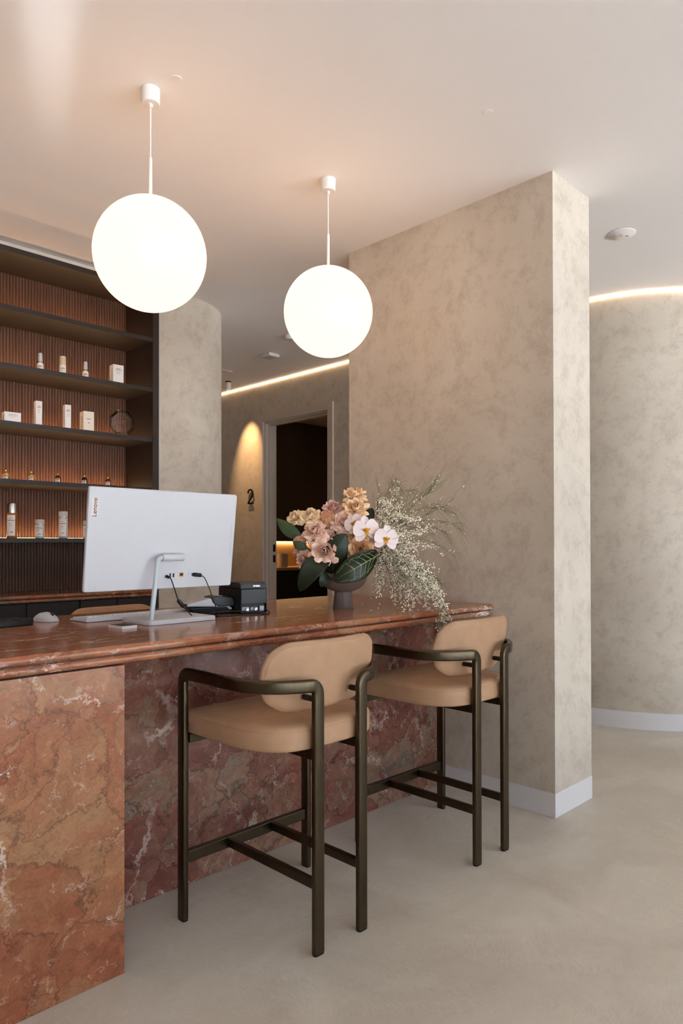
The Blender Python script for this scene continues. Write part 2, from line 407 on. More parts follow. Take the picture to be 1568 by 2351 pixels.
# wall behind shelves
struct(bx('wall_shelving', MT['plaster'], None, FX0, 2.3715, 4.36, 4.75, 0, CEIL), 'wall behind the shelving')
struct(bx('wall_left', MT['plaster'], None, FX0-.12, FX0, FY0, FY1, 0, CEIL), 'left end wall')
struct(bx('trim_2', MT['frame'], None, .2, 2.3565, 3.985, 4.36, 2.829, CEIL-.001), 'pale strip above the dark shelving')
# rear wall with door and rounded corner
XD, XI = 4.53, 4.67
RR, YC = .9, 2.25
DY0, DY1, DZ = 4.661, 5.611, 2.45
def arc(r, n=28): return [(XD+RR-r*cos(radians(90*k/n)), YC-r*sin(radians(90*k/n))) for k in range(n+1)]
outer = [(XD, DY0)]+arc(RR)+[(FX1, YC-RR)]
inner = [(FX1, YC-RR+.14)]+arc(RR-.14)[::-1]+[(XI, DY0)]
wr = struct(MB().prism(outer+inner, 0, CEIL).build('wall_rear', MT['plaster'], smooth=True, auto=35), 'long plaster wall with rounded corner and doorway')
for nm, y0, y1, z0 in (('wall_rear_return', DY1, FY1, 0), ('wall_rear_header', DY0, DY1, DZ)):
    struct(bx(nm, MT['plaster'], None, XD, XI, y0, y1, z0, CEIL), 'plaster wall beside the doorway' if z0 == 0 else 'plaster wall above the doorway')
off = .012
bo = [(XD-off, DY0-.075)]+[(XD+RR-(RR+off)*cos(radians(90*k/28)), YC-(RR+off)*sin(radians(90*k/28))) for k in range(29)]+[(FX1, YC-RR-off)]
bi = [(FX1, YC-RR+.005)]+[(XD+RR-(RR-.005)*cos(radians(90*k/28)), YC-(RR-.005)*sin(radians(90*k/28))) for k in range(28,-1,-1)]+[(XD+.005, DY0-.075)]
struct(MB().prism(bo+bi, 0, .108).build('baseboard_rear', MT['trim'], smooth=True, auto=35), 'white baseboard following the rounded rear wall')
struct(bx('baseboard_corridor', MT['trim'], None, XD-off, XD+.004, DY1+.073, FY1, 0, .108), 'white baseboard along the corridor wall')
struct(bx('ground', plain('street_paving', srgb(190, 188, 188), .8, var=.1, vscale=2), None, -9, 15, -16, FY0-.16, -.10, -.03), 'sunlit street paving outside the windows')  # unseen paving, put in to bounce sun up to the ceiling
# end walls
struct(bx('wall_right', MT['plaster'], None, FX1, FX1+.12, FY0, FY1, 0, CEIL)); struct(bx('wall_far', MT['plaster'], None, FX0, FX1, FY1, FY1+.12, 0, CEIL))
# window wall
b = MB()
b.box(FX0, FX1, WIN_Y-.15, WIN_Y, 2.7, CEIL); b.box(FX0, FX1, WIN_Y-.15, WIN_Y, -.06, .1)
for a0, a1 in ((FX0,-3.1),(-.1,0),(2.7,2.8),(5.55,5.65),(8.4,FX1)): b.box(a0, a1, WIN_Y-.15, WIN_Y, .1, 2.7)
struct(b.build('wall_window', MT['trim']), 'glazed street side wall')
for i, (a0, a1) in enumerate(WINS):
    w = bx('window_%d' % (i+1), MT['pane'], None, a0+.04, a1-.04, WIN_Y-.085, WIN_Y-.075, .14, 2.66); struct(w, 'large street window')
    fr = MB()
    for q in ((a0,a0+.04,.1,2.7),(a1-.04,a1,.1,2.7),(a0+.04,a1-.04,.1,.14),(a0+.04,a1-.04,2.66,2.7)): fr.box(q[0],q[1],WIN_Y-.11,WIN_Y-.05,q[2],q[3])
    fr.build('window_frame', MT['dkframe'], w)
# door frame
df = MB()
A = .066
for y0, y1, z0, z1 in ((DY1-.003, DY1+A, 0, DZ+A), (DY0-A, DY0+.003, 0, DZ+A), (DY0+.003, DY1-.003, DZ-.003, DZ+A)): df.box(XD-.018, XD+.004, y0, y1, z0, z1)
dfo = struct(df.build('door_1', MT['frame'], bevel=.002, seg=2), 'pale taupe door frame of the dark treatment room')
jb = MB()
for y0, y1, z0, z1 in ((DY1-.02, DY1-.0005, 0, DZ-.0005), (DY0+.0005, DY0+.02, 0, DZ-.0005), (DY0+.02, DY1-.02, DZ-.02, DZ-.0005)): jb.box(XD+.006, XI+.01, y0, y1, z0, z1)
jb.build('door_jamb', MT['frame'], dfo)
st = MB()
for y0, y1, z0, z1 in ((DY1-.034, DY1-.0205, 0, DZ-.0205), (DY0+.0205, DY0+.034, 0, DZ-.0205), (DY0+.034, DY1-.034, DZ-.034, DZ-.0205)): st.box(XD+.045, XD+.085, y0, y1, z0, z1)
st.build('door_stop', MT['frame'], dfo)
for z0 in (1.02, 1.13): bx('strike_plate', MT['blacksat'], dfo, XI-.035, XI-.005, DY1-.0225, DY1-.0195, z0, z0+.075)
# LED lines at the ceiling
b = MB()
for pth in ([(XD, DY0)]+arc(RR),):
    b.sweep([(x, y, CEIL-.009) for x, y in [(XD-.007, FY1), (XD-.007, DY0)]+[(XD+RR-(RR+.007)*cos(radians(90*k/28)), YC-(RR+.007)*sin(radians(90*k/28))) for k in range(29)]],
            [[Vector((ox*cos(radians(a)), ox*sin(radians(a)), oz)) for ox, oz in ((-.005,-.005),(.005,-.005),(.005,.007),(-.005,.007))] for a in [0,0]+[90*k/28 for k in range(29)]])
tag(b.build('led_strip', MT['led']), 'glowing warm light line where rear wall meets ceiling', 'light strip')

# treatment room behind the doorway
YB = 7.1
struct(bx('wall_room_side', MT['darkwall'], None, 8.2, 8.3, 3.4, 7.6, 0, CEIL)); struct(bx('wall_room_back', MT['darkwall'], None, XI, 8.2, 7.6, 7.7, 0, CEIL)); struct(bx('wall_room_front', MT['darkwall'], None, XI, 8.2, 3.3, 3.4, 0, CEIL))
cab = thing('wall_joinery', 'dark fitted cupboards with lit niche inside the treatment room', 'cabinet', (XI+.001, YB, 0))
L = 8.2-XI-.003
b = MB().box(0, L, .02, .5, 0, .86); b.build('base_body', MT['black_oak'], cab)
for i in range(6):
    bx('door', MT['black_oak'], cab, i*L/6+.002, (i+1)*L/6-.002, 0, .02, .06, .855)
bx('upper_body', MT['darkwall'], cab, 0, L, .02, .5, 1.25, CEIL-.001)
for i in range(4): bx('upper_door', MT['darkwall'], cab, i*L/4+.001, (i+1)*L/4-.001, 0, .02, 1.245, CEIL-.002)
bx('benchtop', MT['wood'], cab, 0, L, -.01, .5, .862, .9)
b = MB()
n = 60
for i in range(n): b.box(i*L/n+.001, (i+1)*L/n-.001, .455, .47, .9, 1.25)
o = b.build('splashback', MT['wood'], cab)
bx('light_strip', MT['led_niche'], cab, 0, L, .425, .445, 1.234, 1.249)
dl = thing('room_fill_disc', 'small glowing disc added out of view in the treatment room ceiling', 'ceiling light', (6.4, 4.6, CEIL))  # added glowing disc, out of view, brightens the dark room
MB().lathe([(0,-.0005),(.05,-.0005),(.05,-.006),(.042,-.007),(0,-.007)], 24).build('rim', MT['whitelamp'], dl, smooth=True); MB().lathe([(0,-.0072),(.04,-.0072),(.04,-.009),(0,-.009)], 24).build('lens', emis('fill_disc_glow', (1,.66,.36), 260), dl)
sp = thing('speaker', 'small pale rounded speaker on the lit bench behind doorway', 'speaker', (6.22, 7.3, .9))
MB().prism(rrect(-.075,.075,-.055,.055,.045,6), .012, .175).build('grille', MT['speaker'], sp, smooth=True); MB().prism(rrect(-.07,.07,-.05,.05,.042,6), 0, .012).build('base', MT['white'], sp, smooth=True)
MB().prism(rrect(-.073,.073,-.053,.053,.044,6), .175, .183).build('top_panel', MT['white'], sp, smooth=True)
bed = thing('treatment_bed', 'tan padded treatment bed edge glimpsed low in the doorway', 'bed', (5.92, 4.8, 0))
bx('mattress', MT['leather'], bed, -.36, .36, -.95, .95, .53, .645, .03); bx('base', MT['white'], bed, -.28, .28, -.8, .8, 0, .53)

# door numeral
num = thing('door_number', 'slim black number 2 fixed to the wall beside the doorway', 'sign', (XD, 5.815, 1.623))
pts = []
w_, h_ = .088, .15
for k in range(15):
    a = radians(170-200*k/14); pts.append((cos(a)*w_/2*.92, h_-w_/2+sin(a)*w_/2))
pts += [(-w_/2+.010, .015), (-w_/2+.004, .0085), (w_/2, .0085)]
b = MB()
pv = [Vector((-.014, -x, z)) for x, z in pts]; secs = []
for i, p in enumerate(pv):
    if i >= len(pv)-2: tg = (pv[-1]-pv[-2])
    else: tg = pv[i+1]-pv[max(i-1,0)]
    tg.normalize(); nrm = Vector((1,0,0)).cross(tg)
    secs.append([nrm*.0085+Vector((-.004,0,0)), -nrm*.0085+Vector((-.004,0,0)), -nrm*.0085+Vector((.004,0,0)), nrm*.0085+Vector((.004,0,0))])
b.sweep(pv[:-3], secs[:-3]); b.sweep(pv[-4:-2], secs[-4:-2]) ; b.box(-.018, -.010, -w_/2, w_/2-.002, 0, .017)
b.build('numeral', MT['blacksat'], num)
for zz, yy in ((.006, .02), (.142, 0)): MB().tube([(-.011, yy, zz), (.001, yy, zz)], .003, 6).build('standoff', MT['blacksat'], num)

# ------------------------------------------------------------------ ceiling fittings
spt = thing('cylinder_spotlight', 'small white cylinder ceiling spotlight above the number 2', 'spotlight', (4.24, 5.82, CEIL))
MB().lathe([(.0,0),(.028,0),(.028,-.012),(0,-.012)], 20).build('mount', MT['charcoal'], spt, smooth=True)
h = MB().lathe([(.0,-.012),(.026,-.012),(.027,-.02),(.027,-.085),(.022,-.085),(.019,-.06),(0,-.06)], 24).build('body', MT['whitelamp'], spt, smooth=True)
MB().lathe([(0,-.064),(.018,-.064),(.018,-.061),(0,-.061)], 16).build('lens', emis('spot_lens', (1,.7,.4), 3), h)
sl = bpy.data.lights.new('spot_beam', 'SPOT'); sl.energy = 62*KL; sl.color = (1,.60,.27); sl.spot_size = radians(50); sl.spot_blend = .9; sl.shadow_soft_size = .012
so = bpy.data.objects.new('spot_beam', sl); COL.objects.link(so); so.parent = spt; so.location = (.0, 0, -.09); so.rotation_euler = (0, radians(-22), 0)
tr = thing('ceiling_access_panel', 'thin pale hatch edge in the corridor ceiling by the rounded wall', 'hatch', (3.72, 5.75, CEIL))
bx('panel', MT['ceiling'], tr, -.3, .3, -.3, .3, -.006, -.0005, .001)
pl = thing('ceiling_sensor', 'small white rectangular plate on the corridor ceiling', 'sensor', (3.893, 4.742, CEIL))
bx('housing', MT['whitelamp'], pl, -.058, .058, -.068, .068, -.026, -.0005, .006); bx('front_grille', MT['white'], pl, -.045, .045, -.054, .054, -.0285, -.0262, .001)
pl = thing('ceiling_detector', 'small round detector on the ceiling behind the right globe', 'detector', (3.66, 4.2, CEIL))
MB().lathe([(0,-.0005),(.05,-.0005),(.05,-.012),(.038,-.03),(0,-.032)], 24).build('housing', MT['whitelamp'], pl, smooth=True); MB().lathe([(0,-.0325),(.012,-.0325),(.012,-.038),(0,-.038)], 12).build('lens', MT['grey'], pl)
em = thing('emergency_light', 'flat round white emergency light in the ceiling at right', 'ceiling light', (3.7, 1.572, CEIL))
MB().lathe([(0,-.0005),(.073,-.0005),(.073,-.003),(.068,-.006),(.056,-.006),(.054,-.0075),(0,-.008)], 40).build('cover', MT['whitelamp'], em, smooth=True)
MB().lathe([(0,-.0081),(.009,-.0081),(.008,-.011),(0,-.012)], 16).build('lens', MT['grey'], em, smooth=True)
for dx in (.026, .036): MB().lathe([(0,-.0077),(.0035,-.0077),(.003,-.0095),(0,-.0095)], 10, (dx,-dx*.6,0)).build('indicator', MT['charcoal'], em)
for (x, y), lb in (((2.297,1.488),'tiny flush disc in the ceiling above the partition corner'), ((1.35,2.16),'tiny flush disc in the ceiling beside the left pendant canopy')):
    c_ = MB().lathe([(0,0),(.019,0),(.018,-.002),(0,-.0025)], 24, (0,0,-.0004)).build('sprinkler_cover', MT['ceiling'], None, smooth=True); c_.location = (x,y,CEIL); tag(c_, lb, 'cap')

def pendant(x, y, label):
    p = thing('pendant_lamp', label, 'pendant lamp', (x, y, CEIL), 0, 'opal globe pendants over the counter')
    MB().lathe([(0,-.0005),(.034,-.0005),(.034,-.050),(.031,-.055),(.008,-.055),(.007,-.068),(0,-.068)], 32).build('canopy', MT['whitelamp'], p, smooth=True)
    MB().tube([(0,0,-.067),(0,0,-.252)], .0028, 8).build('cord', MT['whitelamp'], p, smooth=True)
    MB().lathe([(0,-.250),(.006,-.250),(.0066,-.254),(.0066,-.405),(0,-.405)], 16).build('stem', MT['whitelamp'], p, smooth=True)
    prof = [(.2*sin(pi*k/48), -.603+.2*cos(pi*k/48)) for k in range(49)]; prof[0] = (0,-.403); prof[-1] = (0,-.803)
    MB().lathe(prof, 72).build('globe', MT['globe'], p, smooth=True, auto=180)
pendant(1.316, 2.279, 'larger looking white globe pendant hanging in front of the dark shelves')
pendant(2.210, 2.276, 'white globe pendant hanging beside the partition wall, the one further right')

# ------------------------------------------------------------------ shelving
SX0, SX1, SF, SB = .6, 2.355, 3.97, 4.305
sh = thing('shelving_unit', 'tall dark wooden shelving with fluted back and warm lit shelves', 'shelving', (SX0, SF, 0))
lx = SX1-SX0; ly = SB-SF
bx('side_panel', MT['walnut'], sh, lx-.0437, lx, 0, ly+.045, 0, 2.828, .001, 1)
bx('side_panel', MT['walnut'], sh, 0, .0437, 0, ly+.045, 0, 2.828, .001, 1)
bx('top_board', MT['walnut'], sh, .0439, lx-.0439, 0, ly+.045, 2.80, 2.828, .001, 1)
SZ = [2.5095, 2.1915, 1.8765, 1.5605, 1.2405]
for z in SZ:
    s_ = bx('shelf', MT['walnut'], sh, .0439, lx-.0439, .003, ly-.002, z-.026, z, .001, 1)
    bx('light_strip', MT['led_shelf'], s_, .06, lx-.06, ly-.055, ly-.045, z+.0002, z+.003)
b = MB(); pitch = .018; x = .0445
prof = []
while x+pitch < lx-.044:
    prof += [(x+pitch/2-pitch/2*.92*cos(pi*k/5), ly+.006-.0065*sin(pi*k/5)) for k in range(6)]; x += pitch
poly = prof+[(x, ly+.03), (.0445, ly+.03)]
n = len(prof); vs = [(px, py, z) for z in (.926, 2.799) for px, py in prof]
b.add(vs, [(i, i+1, n+i+1, n+i) for i in range(n-1)]); b.box(.0445, lx-.0445, ly+.008, ly+.03, .926, 2.799)
o = b.build('fluted_back', MT['walnut_v'], sh, smooth=True, auto=50); o['kind'] = 'stuff'

ct = thing('credenza_top', 'rust marble ledge of two rounded slabs below the shelves', 'worktop', (SX0+.046, 3.95, .8815))
cx = SX1-SX0-.046-.046
bx('upper_slab', MT['marble_t'], ct, 0, cx, .0, .354, .0195, .0425, .0108, 4); bx('lower_slab', MT['marble_t'], ct, 0, cx, .0, .354, 0, .018, .0085, 4); bx('joint', MT['blacksat'], ct, .004, cx-.004, .008, .35, .0178, .0197)
seam = 1.84
for i, (x0, x1, lb) in enumerate(((SX0+.046, 1.23, 'black base cabinet under the marble ledge, the one at far left'), (1.232, seam-.001, 'black base cabinet under the marble ledge behind the mouse'), (seam+.001, SX1-.046, 'black base cabinet under the marble ledge behind the monitor stand'))):
    c_ = thing('base_cabinet', lb, 'cabinet', (x0, 3.972, 0), 0, 'cabinets under the marble ledge')
    w = x1-x0; bx('body', MT['black_oak'], c_, 0, w, .022, .35, .0, .8805)
    for k in range(2):
        d = bx('door', MT['black_oak'], c_, k*w/2+.002, (k+1)*w/2-.002, 0, .02, .08, .876, .0015, 1)

# shelf goods
def bottle(name, label, x, y, z, prof_body, body, prof_cap, cap, lab=None, band=None, cat='bottle', group=None, ink=True):
    t_ = thing(name, label, cat, (x, y, z), 0, group)
    MB().lathe(prof_body, 24).build('body', body, t_, smooth=True); MB().lathe(prof_cap, 24).build('cap', cap, t_, smooth=True)
    if band: MB().lathe(band, 24).build('collar', MT['gold'], t_, smooth=True)
    if lab:
        r, z0, z1 = lab; bb = MB(); a0, a1 = radians(-175), radians(-75); n = 10
        vs = [(r*cos(a0+(a1-a0)*k/n), r*sin(a0+(a1-a0)*k/n), zz) for k in range(n+1) for zz in (z0, z1)]
        lo = bb.add(vs, [(2*k, 2*k+2, 2*k+3, 2*k+1) for k in range(n)]).build('label', MT['paper'], t_, smooth=True)
        if ink:
            bb = MB(); r += .0003
            for zz, hh, f0, f1 in ((z1-(z1-z0)*.16, .0012, .25, .8), (z1-(z1-z0)*.27, .0026, .12, .95), (z1-(z1-z0)*.42, .0012, .2, .7), (z1-(z1-z0)*.52, .0012, .2, .6), (z0+(z1-z0)*.16, .0035, .45, .75)):
                vs = [(r*cos(a0+(a1-a0)*(f0+(f1-f0)*k/6)), r*sin(a0+(a1-a0)*(f0+(f1-f0)*k/6)), zz+s*hh) for k in range(7) for s in (0,1)]
                bb.add(vs, [(2*k, 2*k+2, 2*k+3, 2*k+1) for k in range(6)])
            bb.build('label_print', MT['ink'], lo)['kind'] = 'stuff'
    return t_
gg = 'small cosmetic bottles on the second shelf from the top'
YI = 4.09
def dropper(x, lb):
    t_ = bottle('dropper_bottle', lb, x, YI, 2.1918, [(0,0),(.017,0),(.0178,.003),(.0178,.052),(.012,.060),(.010,.066),(0,.066)], MT['carton'], [(0,.0665),(.0125,.0665),(.0125,.092),(.0115,.0925),(.0115,.110),(.009,.117),(0,.118)], MT['white'], (.0181,.012,.045), [(.0105,.060),(.0128,.061),(.0128,.067),(.0105,.067)], group=gg)
dropper(1.655, 'white dropper bottle on the second shelf, leftmost of the row')
bottle('pump_bottle', 'white bottle with beige cap between two dropper bottles', 1.787, YI, 2.1918, [(0,0),(.018,0),(.019,.003),(.019,.066),(.018,.07),(0,.07)], MT['carton'], [(0,.0702),(.0185,.0702),(.0185,.118),(.017,.122),(0,.122)], MT['beige'], (.0193,.014,.058), group=gg)
dropper(1.926, 'white dropper bottle on the second shelf, beside the white box')
def carton(name, label, x, y, z, w, d, h, mat, rz, lines, group=None):
    t_ = thing(name, label, 'box', (x, y, z), rz, group)
    bx('carton', mat, t_, -w/2, w/2, -d/2, d/2, 0, h, .0008, 1)
    bb = MB()
    for (u0, u1, v0, v1) in lines: bb.box(-w/2+u0*w, -w/2+u1*w, -d/2-.0006, -d/2+.0002, v0*h, v1*h)
    bb.build('front_print', MT['ink'], t_)['kind'] = 'stuff'
    g = MB().box(-w*.3, w*.3, -d/2-.0007, -d/2+.0002, h*.66, h*.672).build('gold_line', MT['gold'], t_)
    bb = MB()
    for k in range(9): bb.box(-w/2-.0006, -w/2+.0002, -d*.36, d*(.1+.22*((k*7)%5)/5), h*(.2+.07*k), h*(.212+.07*k))
    bb.build('side_print', MT['ink'], t_)['kind'] = 'stuff'
    return t_
LN = [(.3,.7,.80,.815),(.22,.78,.745,.765),(.3,.7,.60,.607),(.3,.65,.55,.557),(.42,.58,.04,.07)]
carton('carton_box', 'white box with dark print at the right end of the second shelf', 2.125, 4.085, 2.1918, .068, .055, .128, MT['carton'], radians(-4), LN)
carton('carton_box', 'low wide white box on the third shelf at the left edge', 1.495, 4.09, 1.8768, .088, .05, .066, MT['carton'], radians(-4), LN)
carton('carton_box', 'slim tall white box on the third shelf, left of the pair', 1.64, 4.085, 1.8768, .036, .036, .15, MT['carton'], radians(-4), LN)
carton('carton_box', 'slim tall white box on the third shelf, right of the pair', 1.81, 4.085, 1.8768, .036, .036, .152, MT['carton'], radians(-4), LN)
carton('carton_box', 'cream square box on the third shelf beside the crystal award', 1.935, 4.09, 1.8768, .064, .06, .128, MT['cream_carton'], radians(-4), [(.35,.65,.62,.64),(.45,.58,.45,.48)])
aw = thing('crystal_award', 'octagonal clear crystal award on a gold lit base', 'award', (2.155, 4.07, 1.8768), radians(-6))
bx('plinth', MT['wood'], aw, -.068, .068, -.03, .03, 0, .007, .002, 2); bx('glow_strip', emis('award_glow', (1,.75,.45), 2.5), aw, -.045, .045, -.014, .014, .0072, .011)
oc = [(.082*cos(radians(22.5+45*k)), .082*sin(radians(22.5+45*k))) for k in range(8)]
bb = MB(); n = 8
fr = [(x*.80, -.014, z*.80+.088) for x, z in oc]; md = [(x, -.004, z+.088) for x, z in oc]; mk = [(x, .004, z+.088) for x, z in oc]; bk = [(x*.80, .014, z*.80+.088) for x, z in oc]
bb.add(fr+md+mk+bk, [tuple(range(8)), tuple(range(31,23,-1))]+[(r*8+i, r*8+(i+1)%8, (r+1)*8+(i+1)%8, (r+1)*8+i) for r in range(3) for i in range(8)])
cr = bb.build('crystal_block', MT['crystal'], aw)
bb = MB()
for k, (zz, w) in enumerate(((.125,.05),(.112,.07),(.104,.06),(.085,.05),(.072,.066),(.064,.04))): bb.box(-w/2, w/2, -.0147, -.0142, zz, zz+.0025)
bb.build('engraving', MT['brownglass'], cr)
gs = 'little round bottles on the fourth shelf'
for x, m1, lb in ((1.463,'honey','pale honey bottle with a gold stopper, leftmost of the small row'), (1.604,'honey','honey coloured little bottle, second from left in the small row'), (1.757,'brownglass','brown little bottle in the middle of the small row'), (1.918,'darkglass','dark little bottle, second from right in the small row'), (2.069,'redglass','deep red little bottle, rightmost of the small row')):
    bottle('vial_bottle', lb, x, 4.085, 1.5608, [(0,0),(.0165,0),(.0175,.003),(.0175,.030),(.016,.038),(.010,.045),(.0055,.049),(0,.049)], MT[m1], [(0,.0492),(.006,.0492),(.0075,.054),(.006,.0605),(0,.062)], MT['gold'], (.0178,.004,.029), group=gs, ink=True)
gz = 'large bottles on the lit fifth shelf'
YJ = 4.08
bottle('tonic_bottle', 'tall amber bottle with a silver cap on the lowest lit shelf', 1.496, YJ, 1.2408, [(0,0),(.026,0),(.0275,.004),(.0275,.136),(.026,.139),(0,.139)], MT['amber'], [(0,.1392),(.0275,.1392),(.0275,.186),(.025,.193),(0,.194)], MT['silver'], (.0279,.012,.128), group=gz)
def wjar(x, h, hc, lb):
    bottle('cream_bottle', lb, x, YJ, 1.2408, [(0,0),(.024,0),(.026,.005),(.0255,h),(0,h)], MT['white'], [(0,h+.0025),(.0255,h+.0025),(.0255,hc-.005),(.023,hc),(0,hc)], MT['white'], (.0263,.012,h*.92), [(.0252,h),(.0262,h),(.0262,h+.003),(.0252,h+.003)], group=gz)
wjar(1.65, .077, .107, 'short white bottle between the amber one and the taller white one')
wjar(1.787, .122, .158, 'tall white bottle on the lowest lit shelf')
wjar(1.935, .077, .107, 'short white bottle half hidden behind the monitor edge')

# ------------------------------------------------------------------ reception counter
CX0, CX1 = -.75, 2.8535
rc = thing('reception_counter', 'reception counter body clad in rust red marble panels', 'counter', (CX0, 1.8326, 0))
ox = CX0; oy = 1.8326
bx('front_panel', MT['marble_a'], rc, 0, .98-ox, 0, .3182, 0, .8634, .0012, 1)
bx('recessed_panel', MT['marble_b'], rc, .9803-ox, 2.8465-ox, 2.151-oy, 2.19-oy, 0, .8665, .0012, 1)
bx('shadow_gap', MT['blacksat'], rc, 0, .965-ox, .02, .3, .8635, .8678)
bx('inner_body', MT['black_oak'], rc, 0, 2.846-ox, 2.1905-oy, 2.6-oy, 0, .8675)
tp = thing('counter_top', 'long polished rust marble counter top of two rounded slabs', 'worktop', (CX0, 1.822, .868))
cw = CX1-CX0; cdp = 2.79-1.822
def slab(name, z0, z1, r):
    return MB().prism(rrect(0, cw, 0, cdp, .016, 5), z0, z1).build(name, MT['marble_t'], tp, bevel=r, seg=5)
slab('upper_slab', .0265, .052, .0118); slab('lower_slab', 0, .0245, .0115)
bx('joint', MT['blacksat'], tp, .012, cw-.012, .009, cdp-.012, .0243, .0267)

# ------------------------------------------------------------------ bar stools
def pillow(outline, R, T, base=0.0, rings=10):
    """cushion: outline (s,z) wrapped on cylinder radius R (axis at +y), outer face at y=base"""
    cs = sum(p[0] for p in outline)/len(outline); cz = sum(p[1] for p in outline)/len(outline)
    n = len(outline); vs = []; fs = []
    def mp(s, z, offs):
        a = s/R; rr = R-offs
        return (rr*sin(a), base+R-rr*cos(a)-(z-.79)*.213, z)
    lev = [(k/rings) for k in range(1, rings+1)]
    lev = [1-(1-q)**1.0 for q in lev]
    prof = lambda q: (1-max(0, (q-.80)/.20)**2.2)**.5 if q < 1 else 0
    tl = [.25,.5,.7,.82,.88,.93,.965,.99,1.0]
    for side in (0, 1):
        rr = tl if side == 0 else tl[:-1]
        start = len(vs)
        vs.append(mp(cs, cz, T/2-(T/2)*(1 if side == 0 else -1)))
        for q in rr:
            h_ = T/2*prof(q)
            for s_, z_ in outline: vs.append(mp(cs+(s_-cs)*q, cz+(z_-cz)*q, T/2-h_ if side == 0 else T/2+h_))
        if side == 0: edge = start+1+(len(rr)-1)*n; A0 = start
        for j in range(n): fs.append((start, start+1+j, start+1+(j+1)%n))
        for k in range(len(rr)-1):
            for j in range(n): fs.append((start+1+k*n+j, start+1+(k+1)*n+j, start+1+(k+1)*n+(j+1)%n, start+1+k*n+(j+1)%n))
        if side == 1:
            k = len(rr)-1
            for j in range(n): fs.append((start+1+k*n+j, edge+j, edge+(j+1)%n, start+1+k*n+(j+1)%n))
    return vs, fs, mp
def smooth_closed(pts, sub=6):
    out = []; n = len(pts)
    for i in range(n):
        p0, p1, p2, p3 = (Vector(pts[(i+k-1)%n]) for k in range(4))
        for k in range(sub):
            t_ = k/sub
            out.append(tuple(.5*((2*p1)+(-p0+p2)*t_+(2*p0-5*p1+4*p2-p3)*t_*t_+(-p0+3*p1-3*p2+p3)*t_**3)))
    return out
def stadium(eL, eT, L=.039, Tn=.0215, r=.0075, n=4):
    out = []
    for sx, sy, a0 in ((1,-1,-90),(1,1,0),(-1,1,90),(-1,-1,180)):
        for k in range(n+1):
            a = radians(a0+90*k/n); out.append(eL*(sx*(L/2-r)+r*cos(a))+eT*(sy*(Tn/2-r)+r*sin(a)))
    return out
BACK = [(-.246,.826),(-.238,.861),(-.222,.888),(-.192,.906),(-.158,.914),(-.08,.9145),(0,.9135),(.08,.9145),(.158,.914),(.192,.906),(.222,.888),(.238,.861),(.246,.826),(.243,.79),(.234,.762),(.213,.733),(.178,.711),(.140,.699),(.07,.695),(0,.694),(-.07,.695),(-.140,.699),(-.178,.711),(-.213,.733),(-.234,.762),(-.243,.79)]
